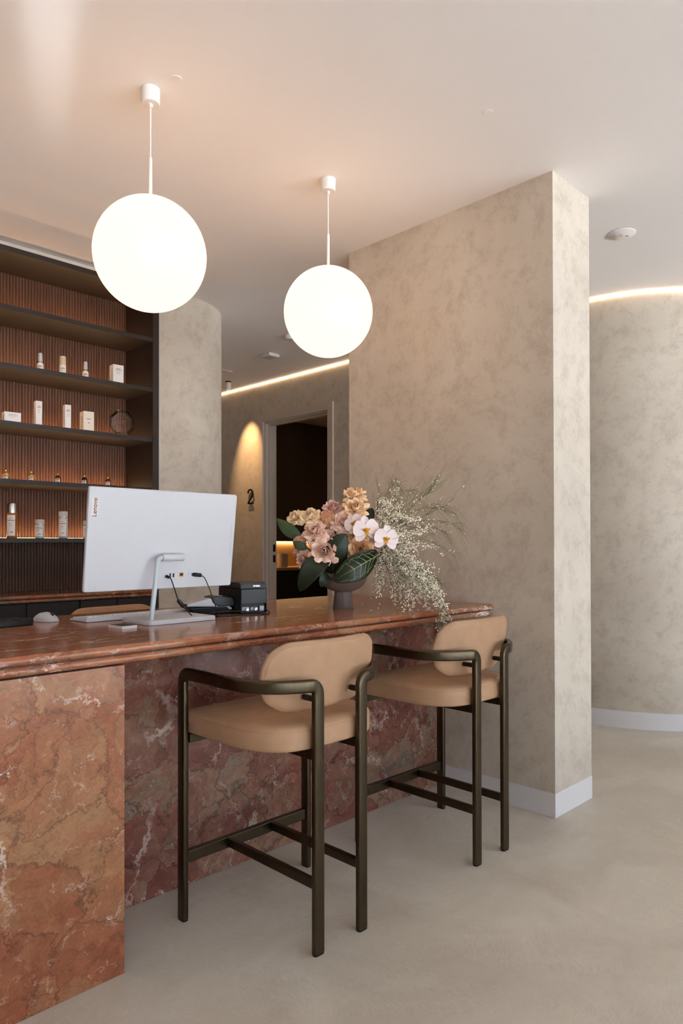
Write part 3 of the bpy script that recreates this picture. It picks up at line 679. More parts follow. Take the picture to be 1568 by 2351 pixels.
def bar_stool(name, label, cat, loc, rz, group, seat_dz=0):
    """local frame: origin at floor under the seat centre, +y towards the counter"""
    t_ = thing(name, label, cat, loc, rz, group)
    FY, BY = .222, -.225          # front and back leg centres
    FXh, BXh = .2665, .091
    for sg in (-1, 1):
        plan = [(FXh, FY-.028), (FXh, .06), (FXh, -.045), (.2625, -.085), (.249, -.122), (.225, -.158), (.192, -.188), (.158, -.209), (.138, -.219), (BXh+.030, BY)]
        plan = [(sg*x, y) for x, y in plan]
        # smooth the plan
        pl = []
        for i in range(len(plan)-1):
            p0, p1, p2, p3 = (Vector(plan[min(max(i+k-1,0),len(plan)-1)]) for k in range(4))
            for k in range(4):
                q = k/4; pl.append(.5*((2*p1)+(-p0+p2)*q+(2*p0-5*p1+4*p2-p3)*q*q+(-p0+3*p1-3*p2+p3)*q**3))
        pl.append(Vector(plan[-1]))
        za = .789; rb = .028; pts = []; secs = []
        tA = Vector((0, 1)); tB = Vector((-sg, 0))
        Bp = Vector((pl[-1].x+tB.x*rb, pl[-1].y+tB.y*rb))
        def push(p, tan, pt):
            eT = Vector((pt.y, -pt.x, 0)); eL = eT.cross(tan).normalized(); pts.append(p); secs.append(stadium(eL, eT))
        zt = za-rb
        # legs
        for (c_, pt, nm) in (((sg*FXh, FY), tA, 'leg'), ((Bp.x, Bp.y), tB, 'leg')):
            pts, secs = [], []
            for z in (.006, zt): push(Vector((c_[0], c_[1], z)), Vector((0,0,1)), Vector((pt.x, pt.y)))
            lg = MB().sweep(pts, secs).build(nm, MT['bronze'], t_, smooth=True)
            eT = Vector((pt.y, -pt.x, 0)); eL = Vector((pt.x, pt.y, 0))
            ss = stadium(eL, eT, .037, .0195)
            MB().sweep([Vector((c_[0], c_[1], 0)), Vector((c_[0], c_[1], .006))], [ss, ss]).build('foot_cap', MT['rubber'], lg, smooth=True)
        pts, secs = [], []
        for k in range(9):
            a = radians(90*k/8)
            push(Vector((sg*FXh, FY-rb+rb*cos(a), zt+rb*sin(a))), Vector((0, -sin(a), cos(a))), Vector((0, -1)))
        for i, p in enumerate(pl[1:-1]):
            d_ = (pl[i+2]-pl[i]).normalized(); push(Vector((p.x, p.y, za)), Vector((d_.x, d_.y, 0)), d_)
        for k in range(9):
            a = radians(90*k/8)
            push(Vector((pl[-1].x+tB.x*rb*sin(a), pl[-1].y+tB.y*rb*sin(a), zt+rb*cos(a))), Vector((tB.x*cos(a), tB.y*cos(a), -sin(a))), tB)
        MB().sweep(pts, secs).build('armrest', MT['bronze'], t_, smooth=True)
        # rails towards the footrest, seat bearer, back bolt
        bx('rail', MT['bronze'], t_, sg*.0945-.009, sg*.0945+.009, BY+.012, FY-.0105, .187, .2165, .003, 2)
        bx('seat_bearer', MT['bronze'], t_, sg*.0945-.011, sg*.0945+.011, BY+.012, FY-.02, .566, .594, .002, 2)
        MB().tube([(sg*.1, BY+.008, .746), (sg*.1, -.172, .746)], .009, 14).build('back_bolt', MT['blacksat'], t_, smooth=True, auto=50)
    bx('footrest', MT['bronze'], t_, -FXh+.012, FXh-.012, FY-.011, FY+.011, .179, .2185, .004, 2)
    bx('seat_bearer', MT['bronze'], t_, -FXh+.012, FXh-.012, FY-.021, FY+.004, .566, .594, .002, 2)
    # seat cushion
    so = [(-.252,.232),(-.2535,.12),(-.253,.03),(-.248,-.05),(-.226,-.125),(-.182,-.178),(-.12,-.200),(-.05,-.2055),(.05,-.2055),(.12,-.200),(.182,-.178),(.226,-.125),(.248,-.05),(.253,.03),(.2535,.12),(.252,.232),(.235,.247),(.12,.252),(-.12,.252),(-.235,.247)]
    so = smooth_closed(so, 4)
    levs = [(.93,.5965),(.985,.5965),(.997,.601),(1.0,.609),(1.0,.645),(.997,.652),(.985,.659),(.955,.665),(.86,.671),(.6,.676),(.3,.678)]
    n = len(so); vs = [(x*k, y*k, z) for k, z in levs for x, y in so]+[(0,0,.679)]
    fs = [tuple(range(n))]+[(i*n+j, i*n+(j+1)%n, (i+1)*n+(j+1)%n, (i+1)*n+j) for i in range(len(levs)-1) for j in range(n)]
    k = (len(levs)-1)*n; fs += [(k+j, k+(j+1)%n, len(vs)-1) for j in range(n)]
    st_ = MB().add(vs, fs).build('seat', MT['leather'], t_, smooth=True, auto=180)
    b_ = MB(); pp = [(x*.998, y*.998, .6525) for x, y in so]
    for i in range(0, n):
        for fr in (0, .5):
            p = Vector(pp[i]).lerp(Vector(pp[(i+1)%n]), fr); q = Vector(pp[i]).lerp(Vector(pp[(i+1)%n]), fr+.34); b_.tube([p, q], .0006, 4)
    b_.build('stitching', MT['stitch'], st_)
    # backrest
    ol = smooth_closed(BACK, 3)
    vs, fs, mp = pillow(ol, .72, .034, -.182)
    bk = MB().add(vs, fs).build('backrest', MT['leather'], t_, smooth=True, auto=180)
    b_ = MB(); n = len(ol); cz = sum(p[1] for p in ol)/n
    for face in (.0025, .0315):
        pp = [mp(s_*.955, cz+(z_-cz)*.915, face-.002 if face < .02 else face+.002) for s_, z_ in ol]
        for i in range(n):
            b_.tube([pp[i], Vector(pp[i]).lerp(Vector(pp[(i+1)%n]), .7)], .0005, 4)
    b_.build('stitching', MT['stitch'], bk)
    return t_
bar_stool('bar_stool', 'tan leather bar stool nearest the camera, in front of the left marble panel', 'bar stool', (1.5175, 1.738, 0), 0, 'bronze framed bar stools')
bar_stool('bar_stool', 'tan leather bar stool further back, beside the plaster partition wall', 'bar stool', (2.336, 1.732, 0), radians(-1.0), 'bronze framed bar stools')
oc_ = bar_stool('desk_chair', 'tan upholstered chair back showing behind the counter and keyboard', 'chair', (1.60, 2.925, 0), radians(180+4), None)

# ------------------------------------------------------------------ things on the counter
TZ = .9201
# all-in-one computer
mo = thing('desktop_computer', 'white all in one computer seen from behind on the counter', 'computer', (1.378, 2.27, TZ))
tilt = radians(7.137)
scr = Matrix.Translation((0, 0, 1.218-TZ)) @ Matrix.Rotation(tilt, 4, 'X')
def place(o): o.matrix_local = scr; return o
wd, hh = .609/2, .361/2
b = MB()
# shell: back face (towards -y) flat with rolled edges, screen side at +y
ring = rrect(-wd, wd, -hh, hh, .008, 4); ringb = rrect(-wd+.004, wd-.004, -hh+.004, hh-.004, .008, 4)
n = len(ring)
lv = [(ringb, 0.0), (rrect(-wd+.0012, wd-.0012, -hh+.0012, hh-.0012, .008, 4), .0014), (ring, .005), (ring, .012)]
vs = [(x, y_, z) for pl_, y_ in lv for x, z in pl_]
fs = [tuple(range(n))]+[(i*n+j, i*n+(j+1)%n, (i+1)*n+(j+1)%n, (i+1)*n+j) for i in range(3) for j in range(n)]+[tuple(3*n+j for j in range(n))]
body = place(b.add(vs, fs).build('rear_shell', MT['white'], mo, smooth=True, auto=8))
place(bx('screen', MT['black'], mo, -wd+.003, wd-.003, .0121, .016, -hh+.003, hh-.003))
bdg = place(bx('badge', MT['badge'], mo, -wd+.0095, -wd+.036, -.0008, .0002, hh-.102, hh-.038, .0003, 1))
lo = text('Lenovo', .0215, MT['ink'], bdg, (-wd+.0227, -.0012, hh-.070), (radians(90), radians(-90), 0), 1.0)
# wordmark reads upward
port_z = -hh+.048
def pt(name, x0, x1, z0, z1, m): return place(bx(name, m, mo, x0, x1, -.0012, .0006, z0, z1))
for x in (.022, .036): pt('usb_port', x, x+.006, port_z-.006, port_z+.009, MT['black'])
bz = place(MB().box(.064,.0815,-.0013,.0004,port_z-.007,port_z+.011).build('network_port', MT['gold'], mo)); 
place(MB().box(.0665,.079,-.0018,-.0005,port_z-.002,port_z+.009).build('port_socket', MT['black'], mo))
pt('usb_port', .101, .111, port_z-.006, port_z+.011, MT['grey'])
b = MB(); b.tube([(-wd+.029+.0115*cos(2*pi*k/24), -.0004, -hh+.02+.0115*sin(2*pi*k/24)) for k in range(24)], .0006, 4, True); b.tube([(-wd+.029+.001*cos(2*pi*k/8), -.0004, -hh+.02+.001*sin(2*pi*k/8)) for k in range(8)], .0008, 4, True)
place(b.build('power_button', MT['grey'], mo))
b = MB(); b.tube([(wd-.0005,-.0002,.062),(wd-.018,-.0002,.062),(wd-.018,-.0002,-.06),(wd-.0005,-.0002,-.06)], .0006, 4); b.tube([(-.03,-.0002,hh-.002),(.045,-.0002,hh-.002)], .0008, 4)
for k, xx in enumerate((.006,.0235,.0375,.073,.104,.128)): b.box(xx-.004, xx+.004, -.0006, .0002, port_z+.021, port_z+.0215)
place(b.build('panel_line', MT['grey'], mo))
# stand
bl = MB(); base = rrect(-.118, .162, -.083, .115, .012, 5)
n = len(base); top = [(x*.985+.0003, y*.985) for x, y in base]
vs = [(x, y, 0.001) for x, y in base]+[(x, y, .0145) for x, y in base]+[(x*.99, y*.99, .0165) for x, y in base]
bl.add(vs, [tuple(range(n)), tuple(2*n+j for j in range(n))]+[(i*n+j, i*n+(j+1)%n, (i+1)*n+(j+1)%n, (i+1)*n+j) for i in range(2) for j in range(n)])
bl.build('stand_base', MT['white'], mo, smooth=True, auto=35)
cy0 = -.014; zc = 1.1535-TZ
arm = [(-.087, -.043, .015), (-.0745, -.036, .08), (-.062, -.029, .15), (-.0535, -.024, .198), (-.0505, -.022, .215), (-.046, -.0205, .227), (-.039, -.0195, .2325), (-.029, -.019, .2345), (-.01, -.019, .2345)]
MB().tube(arm, .0088, 16).build('stand_arm', MT['grey'], mo, smooth=True, auto=60)
MB().lathe([(0,0),(.0128,0),(.0135,.001),(.0135,.086),(.0115,.0895),(0,.09)], 24).build('hinge_barrel', MT['white'], mo, smooth=True)
hb = mo.children[-1] if False else bpy.data.objects['hinge_barrel']; hb.rotation_euler = (0, radians(90), 0); hb.location = (-.03, -.0195, .2345)
# cables from the computer
def cable(name, label, pts, r=.0022, parts=()):
    t_ = thing(name, label, 'cable', pts[-1]); org = Vector(pts[-1])
    sm = []
    P = [Vector(p) for p in pts]
    for i in range(len(P)-1):
        p0, p1, p2, p3 = (P[min(max(i+k-1,0),len(P)-1)] for k in range(4))
        for k in range(6):
            q = k/6; sm.append(.5*((2*p1)+(-p0+p2)*q+(2*p0-5*p1+4*p2-p3)*q*q+(-p0+3*p1-3*p2+p3)*q**3)-org)
    sm.append(P[-1]-org)
    MB().tube(sm, r, 8).build('lead', MT['black'], t_, smooth=True, auto=80)
    for nm, a, b2, rr in parts: MB().tube([Vector(a)-org, Vector(a).lerp(Vector(b2), .12)-org, Vector(a).lerp(Vector(b2), .88)-org, Vector(b2)-org], [rr*.75, rr, rr, rr*.75], 10).build(nm, MT['black'], t_, smooth=True, auto=60)
    return t_
def sp_(x, z): # point on the shell back
    v = scr @ Vector((x, 0, z)); return Vector((1.378, 2.27, TZ))+v
a = sp_(.006, port_z); bb_ = sp_(.122, port_z+.001)
P0 = a+Vector((0,-.004,0))
cable('power_lead', 'thin black lead with a round choke hanging from the computer', [P0, a+Vector((.012,-.018,-.012)), (1.408,2.235,.995), (1.44,2.235,.962), (1.49,2.262,.930), (1.545,2.30,.9225), (1.64,2.33,.9225)], .0021,
      (('plug', P0, a+Vector((.006,-.016,-.006)), .0055), ('choke', (1.405,2.2352,.9985), (1.428,2.2352,.973), .0075)))
cable('display_lead', 'thin black lead arching from the right hand port of the computer', [bb_+Vector((0,-.003,0)), bb_+Vector((.026,-.022,-.004)), bb_+Vector((.048,-.024,-.030)), (1.577,2.24,.955), (1.59,2.26,.928), (1.62,2.285,.9225), (1.70,2.255,.9225)], .0020,
      (('plug', bb_+Vector((-.001,-.002,.001)), bb_+Vector((.027,-.022,-.003)), .0075),))
cable('printer_lead', 'black cable lying loose on the marble behind the computer', [(1.80,2.262,.935), (1.775,2.245,.9285), (1.70,2.275,.936), (1.64,2.315,.935), (1.60,2.335,.925), (1.565,2.345,.9225)], .0026)
cable('data_lead', 'black cable curving in front of the receipt printer on marble', [(1.835,2.262,.936), (1.825,2.225,.9228), (1.76,2.215,.9228), (1.67,2.255,.9228), (1.60,2.295,.9228)], .0024)
# keyboard
kb = thing('keyboard', 'white computer keyboard lying behind the computer stand', 'keyboard', (1.155, 2.44, TZ), radians(2))
poly = [(0,0,0.001),(.445,0,.001),(.445,.135,.001),(0,.135,.001),(0.004,.006,.018),(.441,.006,.018),(.441,.133,.007),(.004,.133,.007)]
MB().add(poly, [(3,2,1,0),(4,5,6,7),(0,1,5,4),(1,2,6,5),(2,3,7,6),(3,0,4,7)]).build('case', MT['white'], kb, bevel=.002, seg=2)
b = MB()
for r in range(6):
    for c_ in range(21):
        x = .012+c_*.0202; y = .014+r*.0195; zt_ = .018-(y-.006)*.0866
        b.box(x, x+.0172, y, y+.0165, zt_-.001, zt_+.0032)
o = b.build('keys', MT['keycap'], kb); o['kind'] = 'stuff'
# mouse
ms = thing('mouse', 'white computer mouse on the counter left of the keyboard', 'mouse', (1.075, 2.60, TZ), radians(20))
vs = []; fs = []; nu, nv = 24, 10
for j in range(nv+1):
    q = j/nv
    for i in range(nu):
        a_ = 2*pi*i/nu; ex = .031*abs(cos(a_))**.75*(1 if cos(a_) > 0 else -1); ey = .052*abs(sin(a_))**.8*(1 if sin(a_) > 0 else -1)
        s_ = cos(q*pi/2)**.45 if q < 1 else 0
        hgt = .034*(1-.30*((ey*s_-.006)/.052)**2); vs.append((ex*s_, ey*s_, .001+q**.9*hgt if j else .001))
for j in range(nv):
    for i in range(nu): fs.append((j*nu+i, j*nu+(i+1)%nu, (j+1)*nu+(i+1)%nu, (j+1)*nu+i))
fs.append(tuple(range(nu)))
MB().add(vs, fs).build('shell', MT['white'], ms, smooth=True, auto=60)
MB().lathe([(0,-.003),(.007,-.003),(.008,0),(.007,.003),(0,.003)], 16).build('scroll_wheel', MT['charcoal'], ms, smooth=True)
w_ = bpy.data.objects['scroll_wheel']; w_.rotation_euler = (0, radians(90), 0); w_.location = (0, -.030, .0255)
MB().tube([(0,-.05,.012),(0,-.042,.0225),(0,-.034,.0275),(0,-.02,.0325),(0,-.005,.0352)], .0007, 4).build('button_seam', MT['grey'], ms)
# card stack
cs = thing('card_stack', 'small stack of cards with a dark printed top in front of the stand', 'cards', (1.173, 2.21, TZ), radians(4))
for k in range(6): bx('card', MT['carton'], cs, -.028+.0003*(k%2), .028+.0003*(k%2), -.0425, .0425, .0003+k*.0016, .0017+k*.0016)
b = MB(); b.box(-.026,.026,-.040,.040,.0098,.0101); b.build('printed_face', plain('card_print', srgb(52,48,46), .5, var=.6, vscale=90), cs)
# phone
ph = thing('desk_phone', 'black slab of a handset lying at the left edge of the counter', 'phone', (.935, 2.56, TZ), radians(10))
MB().prism(rrect(-.085,.055,-.06,.06,.012,4), .001, .021).build('body', MT['black'], ph, bevel=.004, seg=3)
b = MB()
for i in range(4):
    for j in range(3): b.box(-.07+i*.028, -.052+i*.028, -.045+j*.03, -.025+j*.03, .0205, .023)
b.build('buttons', MT['charcoal'], ph)
# receipt printer
rp = thing('receipt_printer', 'black receipt printer standing right of the computer', 'printer', (1.7865, 2.277, TZ), radians(-9.5))
b = MB()
b.box(-.06,.06,.012,.20,.001,.100)
b.box(-.06,-.0575,0,.012,.001,.100); b.box(.0575,.06,0,.012,.001,.100); b.box(-.0575,.0575,0,.012,.04,.100)
b.build('body', MT['black'], rp, bevel=.0015, seg=1)
ld = MB().prism([(0,0),(.2,0),(.2,.020),(.150,.0265),(.02,.0265),(.003,.0215)], -.06, .06)
ld.v = [(z, x, y+.101) for x, y, z in ld.v]
lid = ld.build('lid', MT['charcoal'], rp, bevel=.003, seg=2)
text('CITIZEN', .0085, MT['silver'], lid, (.012, -.0005, .112), (radians(90), 0, 0), 1.0)
bx('paper_slot', MT['blacksat'], lid, -.045, .03, .06, .064, .127, .129)
b = MB(); b.box(-.052,-.02,.004,.014,.008,.028); b.box(-.012,.02,.004,.014,.012,.026); b.box(.03,.05,.004,.014,.01,.03); b.build('connectors', MT['grey'], rp, bevel=.001, seg=1)
for x in (-.035, .004): MB().tube([(x,.008,.018),(x,-.012,.018)], .007, 10).build('connector_plug', MT['silver'], rp, smooth=True, auto=50)
# card terminal
tm = thing('card_terminal', 'black and white card terminal in a cradle beside the printer', 'card terminal', (1.655, 2.405, TZ), radians(-12))
MB().add([(-.075,-.045,.001),(.085,-.045,.001),(.085,.045,.001),(-.06,.045,.001),(-.10,-.05,.030),(.06,-.05,.030),(.06,.05,.030),(-.085,.05,.030)], [(3,2,1,0),(4,5,6,7),(0,1,5,4),(1,2,6,5),(2,3,7,6),(3,0,4,7)]).build('cradle', MT['black'], tm, bevel=.004, seg=2)
q = MB().prism([(-.105,.036),(.02,.030),(.085,.014),(.088,.022),(.03,.062),(-.005,.066),(-.105,.046)], -.037, .037); q.v = [(x, z, y) for x, y, z in q.v]
q.build('body', MT['white'], tm, bevel=.004, seg=2)
q = MB().prism([(.002,.046),(.026,.030),(.095,.030),(.103,.040),(.088,.066),(.02,.074),(-.008,.069)], -.04, .04); q.v = [(x, z, y) for x, y, z in q.v]
hd = q.build('reader_head', MT['charcoal'], tm, bevel=.005, seg=3)
MB().tube([(.045+.014*cos(2*pi*k/20), .012*sin(2*pi*k/20), .0718-.0003*k*0) for k in range(20)], .0007, 4, True).build('tap_mark', MT['grey'], hd)
bx('card_slot', MT['blacksat'], tm, -.1065, -.098, -.03, .03, .037, .045)

# ------------------------------------------------------------------ flowers
VX, VY = 2.2197, 2.1934
vs_ = thing('footed_vase', 'taupe footed bowl vase holding the flowers on the counter', 'vase', (VX, VY, TZ))
MB().lathe([(0,0),(.0455,0),(.0462,.002),(.0375,.071),(.036,.073),(0,.073)], 48).build('foot', MT['vase'], vs_, smooth=True, auto=50)
MB().lathe([(0,.0725),(.036,.0725),(.062,.082),(.088,.100),(.104,.125),(.110,.150),(.1105,.158),(.1075,.160),(.105,.150),(.09,.118),(.05,.092),(0,.088)], 48).build('bowl', MT['vase'], vs_, smooth=True, auto=60)
MPX = 3.12/1617
RV = Vector((.7045,-.7097,0)); FV = Vector((.7097,.7045,0)); UV_ = Vector((0,0,1)); VB = Vector((VX,VY,TZ))
def fp(px, py, d=0):   # offsets across, up and towards the room, in metres from the vase foot
    return VB+RV*((px-788)*MPX)+UV_*((1396-py)*MPX)-FV*d
def petal_mesh(name, mat, p1, p2, dphi, tipp, roll, lip=0.0, nu=8, nb=7):
    """a petal wrapped round the flower axis: profile (radius, height) from the base through p1 to p2"""
    vs = []; fs = []
    for j in range(nb+1):
        q = j/nb; r_ = .05*(1-q)**2+p1[0]*2*q*(1-q)+p2[0]*q*q; h_ = p1[1]*2*q*(1-q)+p2[1]*q*q
        wv = min(1, (q+.12)**.5)*max(0.0, 1-q**tipp)**.55
        for i in range(nu+1):
            s_ = -1+2*i/nu; ph = radians(dphi)/2*s_*wv; rr = r_+roll*s_*s_*q*wv*.35-lip*(1-abs(s_))*0; zz = h_-roll*s_*s_*q*wv+lip*q*q*(1-s_*s_)*.1
            vs.append((rr*sin(ph), rr*cos(ph), zz))
    for j in range(nb):
        for i in range(nu): fs.append((j*(nu+1)+i, j*(nu+1)+i+1, (j+1)*(nu+1)+i+1, (j+1)*(nu+1)+i))
    me = MB().add(vs, fs).mesh(name); me.materials.append(mat)
    for p in me.polygons: p.use_smooth = True
    return me
PET = {}
for cn in ('peach','cream','pink','mauve','tan'):
    PET[cn] = [petal_mesh('petal', ROSE[cn], (.20, .30), (.10, .70), 210, 6, 0),
               petal_mesh('petal', ROSE[cn], (.30, .25), (.30, .74), 150, 5, .05),
               petal_mesh('petal', ROSE[cn], (.42, .20), (.52, .68), 96, 3.2, .14),
               petal_mesh('petal', ROSE[cn], (.52, .22), (.80, .48), 70, 2.4, .20),
               petal_mesh('petal', ROSE[cn], (.60, .24), (1.04, .16), 54, 1.9, .18),
               petal_mesh('petal', ROSE[cn], (.55, .12), (1.0, -.20), 52, 1.7, .14)]
def aim(o, direction, spin=0):
    o.rotation_mode = 'QUATERNION'; qd = Vector(direction).to_track_quat('Z', 'Y'); o.rotation_quaternion = qd @ Euler((0,0,spin)).to_quaternion()
def rose(px, py, rpx, cn, d, face, label, n=(3,5,6,8,9,8)):
    r = rpx*MPX
    t_ = thing('rose', label, 'rose', fp(px, py, d), 0, 'roses in the footed vase')
    fc = RV*face[0]+UV_*face[1]-FV*face[2]; aim(t_, fc, rnd.random()*6)
    t_.location = Vector(t_.location)-fc.normalized()*r*.30
    for ring_, cnt in enumerate(n):
        for k in range(cnt):
            o = bpy.data.objects.new('petal', PET[cn][ring_]); COL.objects.link(o); o.parent = t_
            sc = r*rnd.uniform(.92, 1.08)
            o.scale = (sc, sc, sc*rnd.uniform(.88, 1.12)); o.rotation_mode = 'ZXY'
            o.rotation_euler = (radians(rnd.uniform(-7, 7)), radians(rnd.uniform(-7, 7)), 2*pi*k/cnt+ring_*.9+rnd.uniform(-.18, .18))
    b_ = MB(); dn = t_.rotation_quaternion.inverted() @ (Vector((VX,VY,TZ+.12))-Vector(t_.location))
    b_.tube([(0,0,r*.05), tuple(Vector((0,0,-r*.4))+dn*.15), tuple(dn*.6), tuple(dn)], .0028, 6); b_.build('stem', MT['leaf'], t_, smooth=True)
    MB().lathe([(0,-.02*r/.05*.5),(r*.16,-.1*r),(r*.2,.04*r),(0,.10*r)], 10).build('calyx', MT['leafl'], t_, smooth=True)
    return t_
rose(813,1134,30,'peach',.02,(-.1,.75,.55),'peach rose standing highest in the bouquet')
rose(816,1169,33,'peach',.07,(.05,.55,.75),'peach rose directly below the highest rose')
rose(766,1167,27,'mauve',.04,(.15,.6,.7),'dusky mauve rose between the cream and peach roses')
rose(677,1188,23,'cream',.03,(-.5,.5,.6),'cream rose at the far left of the bouquet')
rose(714,1186,29,'cream',.06,(-.05,.6,.75),'cream rose second from the left, overlapping its neighbour')
rose(724,1220,32,'pink',.09,(-.25,.45,.8),'blush pink rose below the two cream roses')
rose(788,1200,29,'pink',.09,(.25,.4,.8),'blush rose in the middle beside the large pompon')
rose(758,1231,20,'pink',.10,(.4,.5,.7),'small blush rose tucked above the front rose')
rose(746,1264,36,'pink',.14,(-.05,.12,1),'pale pink rose with pointed petals facing front')
rose(699,1283,25,'pink',.08,(-.5,.0,.8),'dusty pink rose hanging low at left above the big leaf')
rose(826,1259,34,'tan',.12,(.15,.15,1),'tan rose under the orchids')
rose(863,1200,17,'peach',.03,(.3,.6,.6),'small peach rose behind the right orchid')
rose(806,1232,15,'tan',.11,(.1,.3,.9),'small orange blossom below the left orchid')
rose(862,1252,18,'mauve',.06,(.4,.3,.8),'mauve rose peeping out behind the right orchid')
# pompons
def pompon(px, py, rpx, d, label):
    r = rpx*MPX; t_ = thing('chrysanthemum', label, 'chrysanthemum', fp(px,py,d), 0, 'pompon chrysanthemums in the vase')
    b_ = MB(); nq = 420; ga = pi*(3-sqrt(5))
    for i in range(nq):
        z = 1-2*(i+.5)/nq; rr = sqrt(max(0,1-z*z)); a_ = ga*i; dv = Vector((rr*cos(a_), rr*sin(a_), z)); u = dv.orthogonal().normalized(); u = Matrix.Rotation(rnd.random()*6.28, 3, dv) @ u; w = dv.cross(u)
        p = dv*r*.80; tp_ = dv*r*rnd.uniform(.95,1.05)+u*r*.05; s_ = r*.055
        b_.add([p+w*s_-u*s_*.4, p-w*s_-u*s_*.4, tp_-w*s_*1.15, tp_+w*s_*1.15, p+u*s_*.9, tp_-u*s_*.3], [(0,1,2,3),(1,4,5,2),(4,0,3,5)])
    o = b_.build('florets', ROSE['pompon'], t_); o['kind'] = 'stuff'
    MB().lathe([(.8*r*sin(pi*k/10), .8*r*cos(pi*k/10)) for k in range(11)], 14).build('core', ROSE['tan'], t_, smooth=True)
pompon(758,1196,23,.05,'large tan pompon chrysanthemum in the middle of the bouquet')
pompon(690,1246,16,.05,'small tan pompon at left above the lower leaves')
pompon(684,1268,12,.03,'smallest pompon at the left edge of the bouquet')
# orchids
def blade(L, Wd, cup, bend, pw=.5, tip=2.6, nu=8, nb=8):
    vs = []; fs = []
    for j in range(nb+1):
        q = j/nb; wv = Wd*((q+.04)**pw)*max(0, 1-q**tip)**.5
        for i in range(nu+1):
            s_ = -1+2*i/nu; vs.append((s_*wv, q*L, cup*wv*s_*s_+bend*L*q*q))
    for j in range(nb):
        for i in range(nu): fs.append((j*(nu+1)+i, j*(nu+1)+i+1, (j+1)*(nu+1)+i+1, (j+1)*(nu+1)+i))
    return vs, fs
ORM = []
for L, Wd, tp_ in ((.80,.62,3.4),(.86,.36,2.4)):
    v_, f_ = blade(1.0*L, Wd, .12, -.10, .42, tp_); me = MB().add(v_, f_).mesh('petal'); me.materials.append(MT['orchid'])
    for p in me.polygons: p.use_smooth = True
    ORM.append(me)
def orchid(px, py, rpx, d, face, roll, label):
    r = rpx*MPX; t_ = thing('orchid_bloom', label, 'orchid', fp(px,py,d), 0, 'white orchids in the bouquet')
    fc = RV*face[0]+UV_*face[1]-FV*face[2]; fc.normalize(); uu = (UV_-fc*UV_.dot(fc)).normalized(); rr_ = uu.cross(fc)
    m_ = Matrix((rr_, uu, fc)).transposed(); t_.rotation_mode = 'QUATERNION'; t_.rotation_quaternion = m_.to_quaternion() @ Euler((0,0,radians(roll))).to_quaternion()
    for ang, k, z in ((0,1,-.04),(128,1,-.04),(-128,1,-.04),(72,0,.02),(-72,0,.02)):
        o = bpy.data.objects.new('petal' if k == 0 else 'sepal', ORM[k]); COL.objects.link(o); o.parent = t_; o.scale = (r*1.12,)*3
        o.rotation_euler = (radians(4), 0, radians(ang)); o.location = (0, 0, z*r)
    b_ = MB()
    b_.lathe([(0,.0),(r*.10,.02*r),(r*.13,.14*r),(r*.06,.25*r),(0,.27*r)], 12)
    b_.add([(-.22*r,-.05*r,.08*r),(-.25*r,.10*r,.22*r),(-.08*r,.06*r,.28*r),(-.07*r,-.12*r,.14*r)], [(0,1,2,3)]); b_.add([(.22*r,-.05*r,.08*r),(.25*r,.10*r,.22*r),(.08*r,.06*r,.28*r),(.07*r,-.12*r,.14*r)], [(0,1,2,3)])
    b_.add([(-.10*r,-.1*r,.1*r),(.10*r,-.1*r,.1*r),(.13*r,-.27*r,.2*r),(0,-.36*r,.22*r),(-.13*r,-.27*r,.2*r)], [(0,1,2,3,4)])
    b_.build('lip', MT['lip'], t_, smooth=True)
orchid(838,1219,33,.17,(.1,.05,1),8,'white orchid bloom left of the other front facing one')
orchid(881,1238,31,.18,(.2,.0,1),-6,'white orchid bloom furthest right beside the broom sprays')
orchid(812,1204,26,.13,(-.3,.25,.9),35,'pale orchid bloom half hidden behind the left orchid')
# leaves
def leaf(name, label, base, mid, tip, wd_, side, mat, prof='heart', fold=.12, veins=None, vr=.0009, extra=None):
    base, mid, tip = Vector(base), Vector(mid), Vector(tip); t_ = thing(name, label, 'leaf', base); sd = Vector(side).normalized()
    nb, nu = 16, 10; vs = []; fs = []
    def wf(q): return ((q+.02)**.42*(1-q)**.62*1.62 if prof == 'heart' else sin(pi*min(1,max(0,q)))**.85) if 0 <= q <= 1 else 0
    def P(q, s_):
        c_ = base*(1-q)**2+mid*2*q*(1-q)+tip*q*q-base; tg = ((mid-base)*(1-q)+(tip-mid)*q).normalized(); sv = (sd-tg*sd.dot(tg)).normalized(); nn = tg.cross(sv)
        return c_+sv*(s_*wf(q)*wd_)+nn*(fold*abs(s_)**1.5*wf(q)*wd_+.012*sin(q*7+s_*2)*wd_*4*.2)
    for j in range(nb+1):
        for i in range(nu+1): vs.append(P(j/nb, -1+2*i/nu))
    for j in range(nb):
        for i in range(nu): fs.append((j*(nu+1)+i, j*(nu+1)+i+1, (j+1)*(nu+1)+i+1, (j+1)*(nu+1)+i))
    bl_ = MB().add(vs, fs).build('blade', mat, t_, smooth=True, auto=180)
    sdm = bl_.modifiers.new('thick', 'SOLIDIFY'); sdm.thickness = .0008
    b_ = MB(); b_.tube([P(q/12, 0) for q in range(13)], [vr*1.6*(1-.7*q/12) for q in range(13)], 5)
    if veins:
        for q0 in veins:
            for sg in (-1,1):
                pth = [P(min(.97, q0+.26*k/8*(1-q0)), sg*.92*(k/8)) for k in range(9)]; b_.tube(pth, [vr*(1-.5*k/8) for k in range(9)], 4)
        for sg in (-1,1): b_.tube([P(.10+.8*k/14, sg*(.70+.08*sin(k*1.9))) for k in range(15)], vr*.7, 4)
    b_.build('veins', MT['vein'] if veins else MT['leafl'], t_, smooth=True)
    MB().tube([(0,0,0), tuple((Vector((VX,VY,TZ+.12))-base)*.5+Vector((0,0,.01))), tuple(Vector((VX,VY,TZ+.12))-base)], .0024, 6).build('stalk', MT['leaf'], t_, smooth=True)
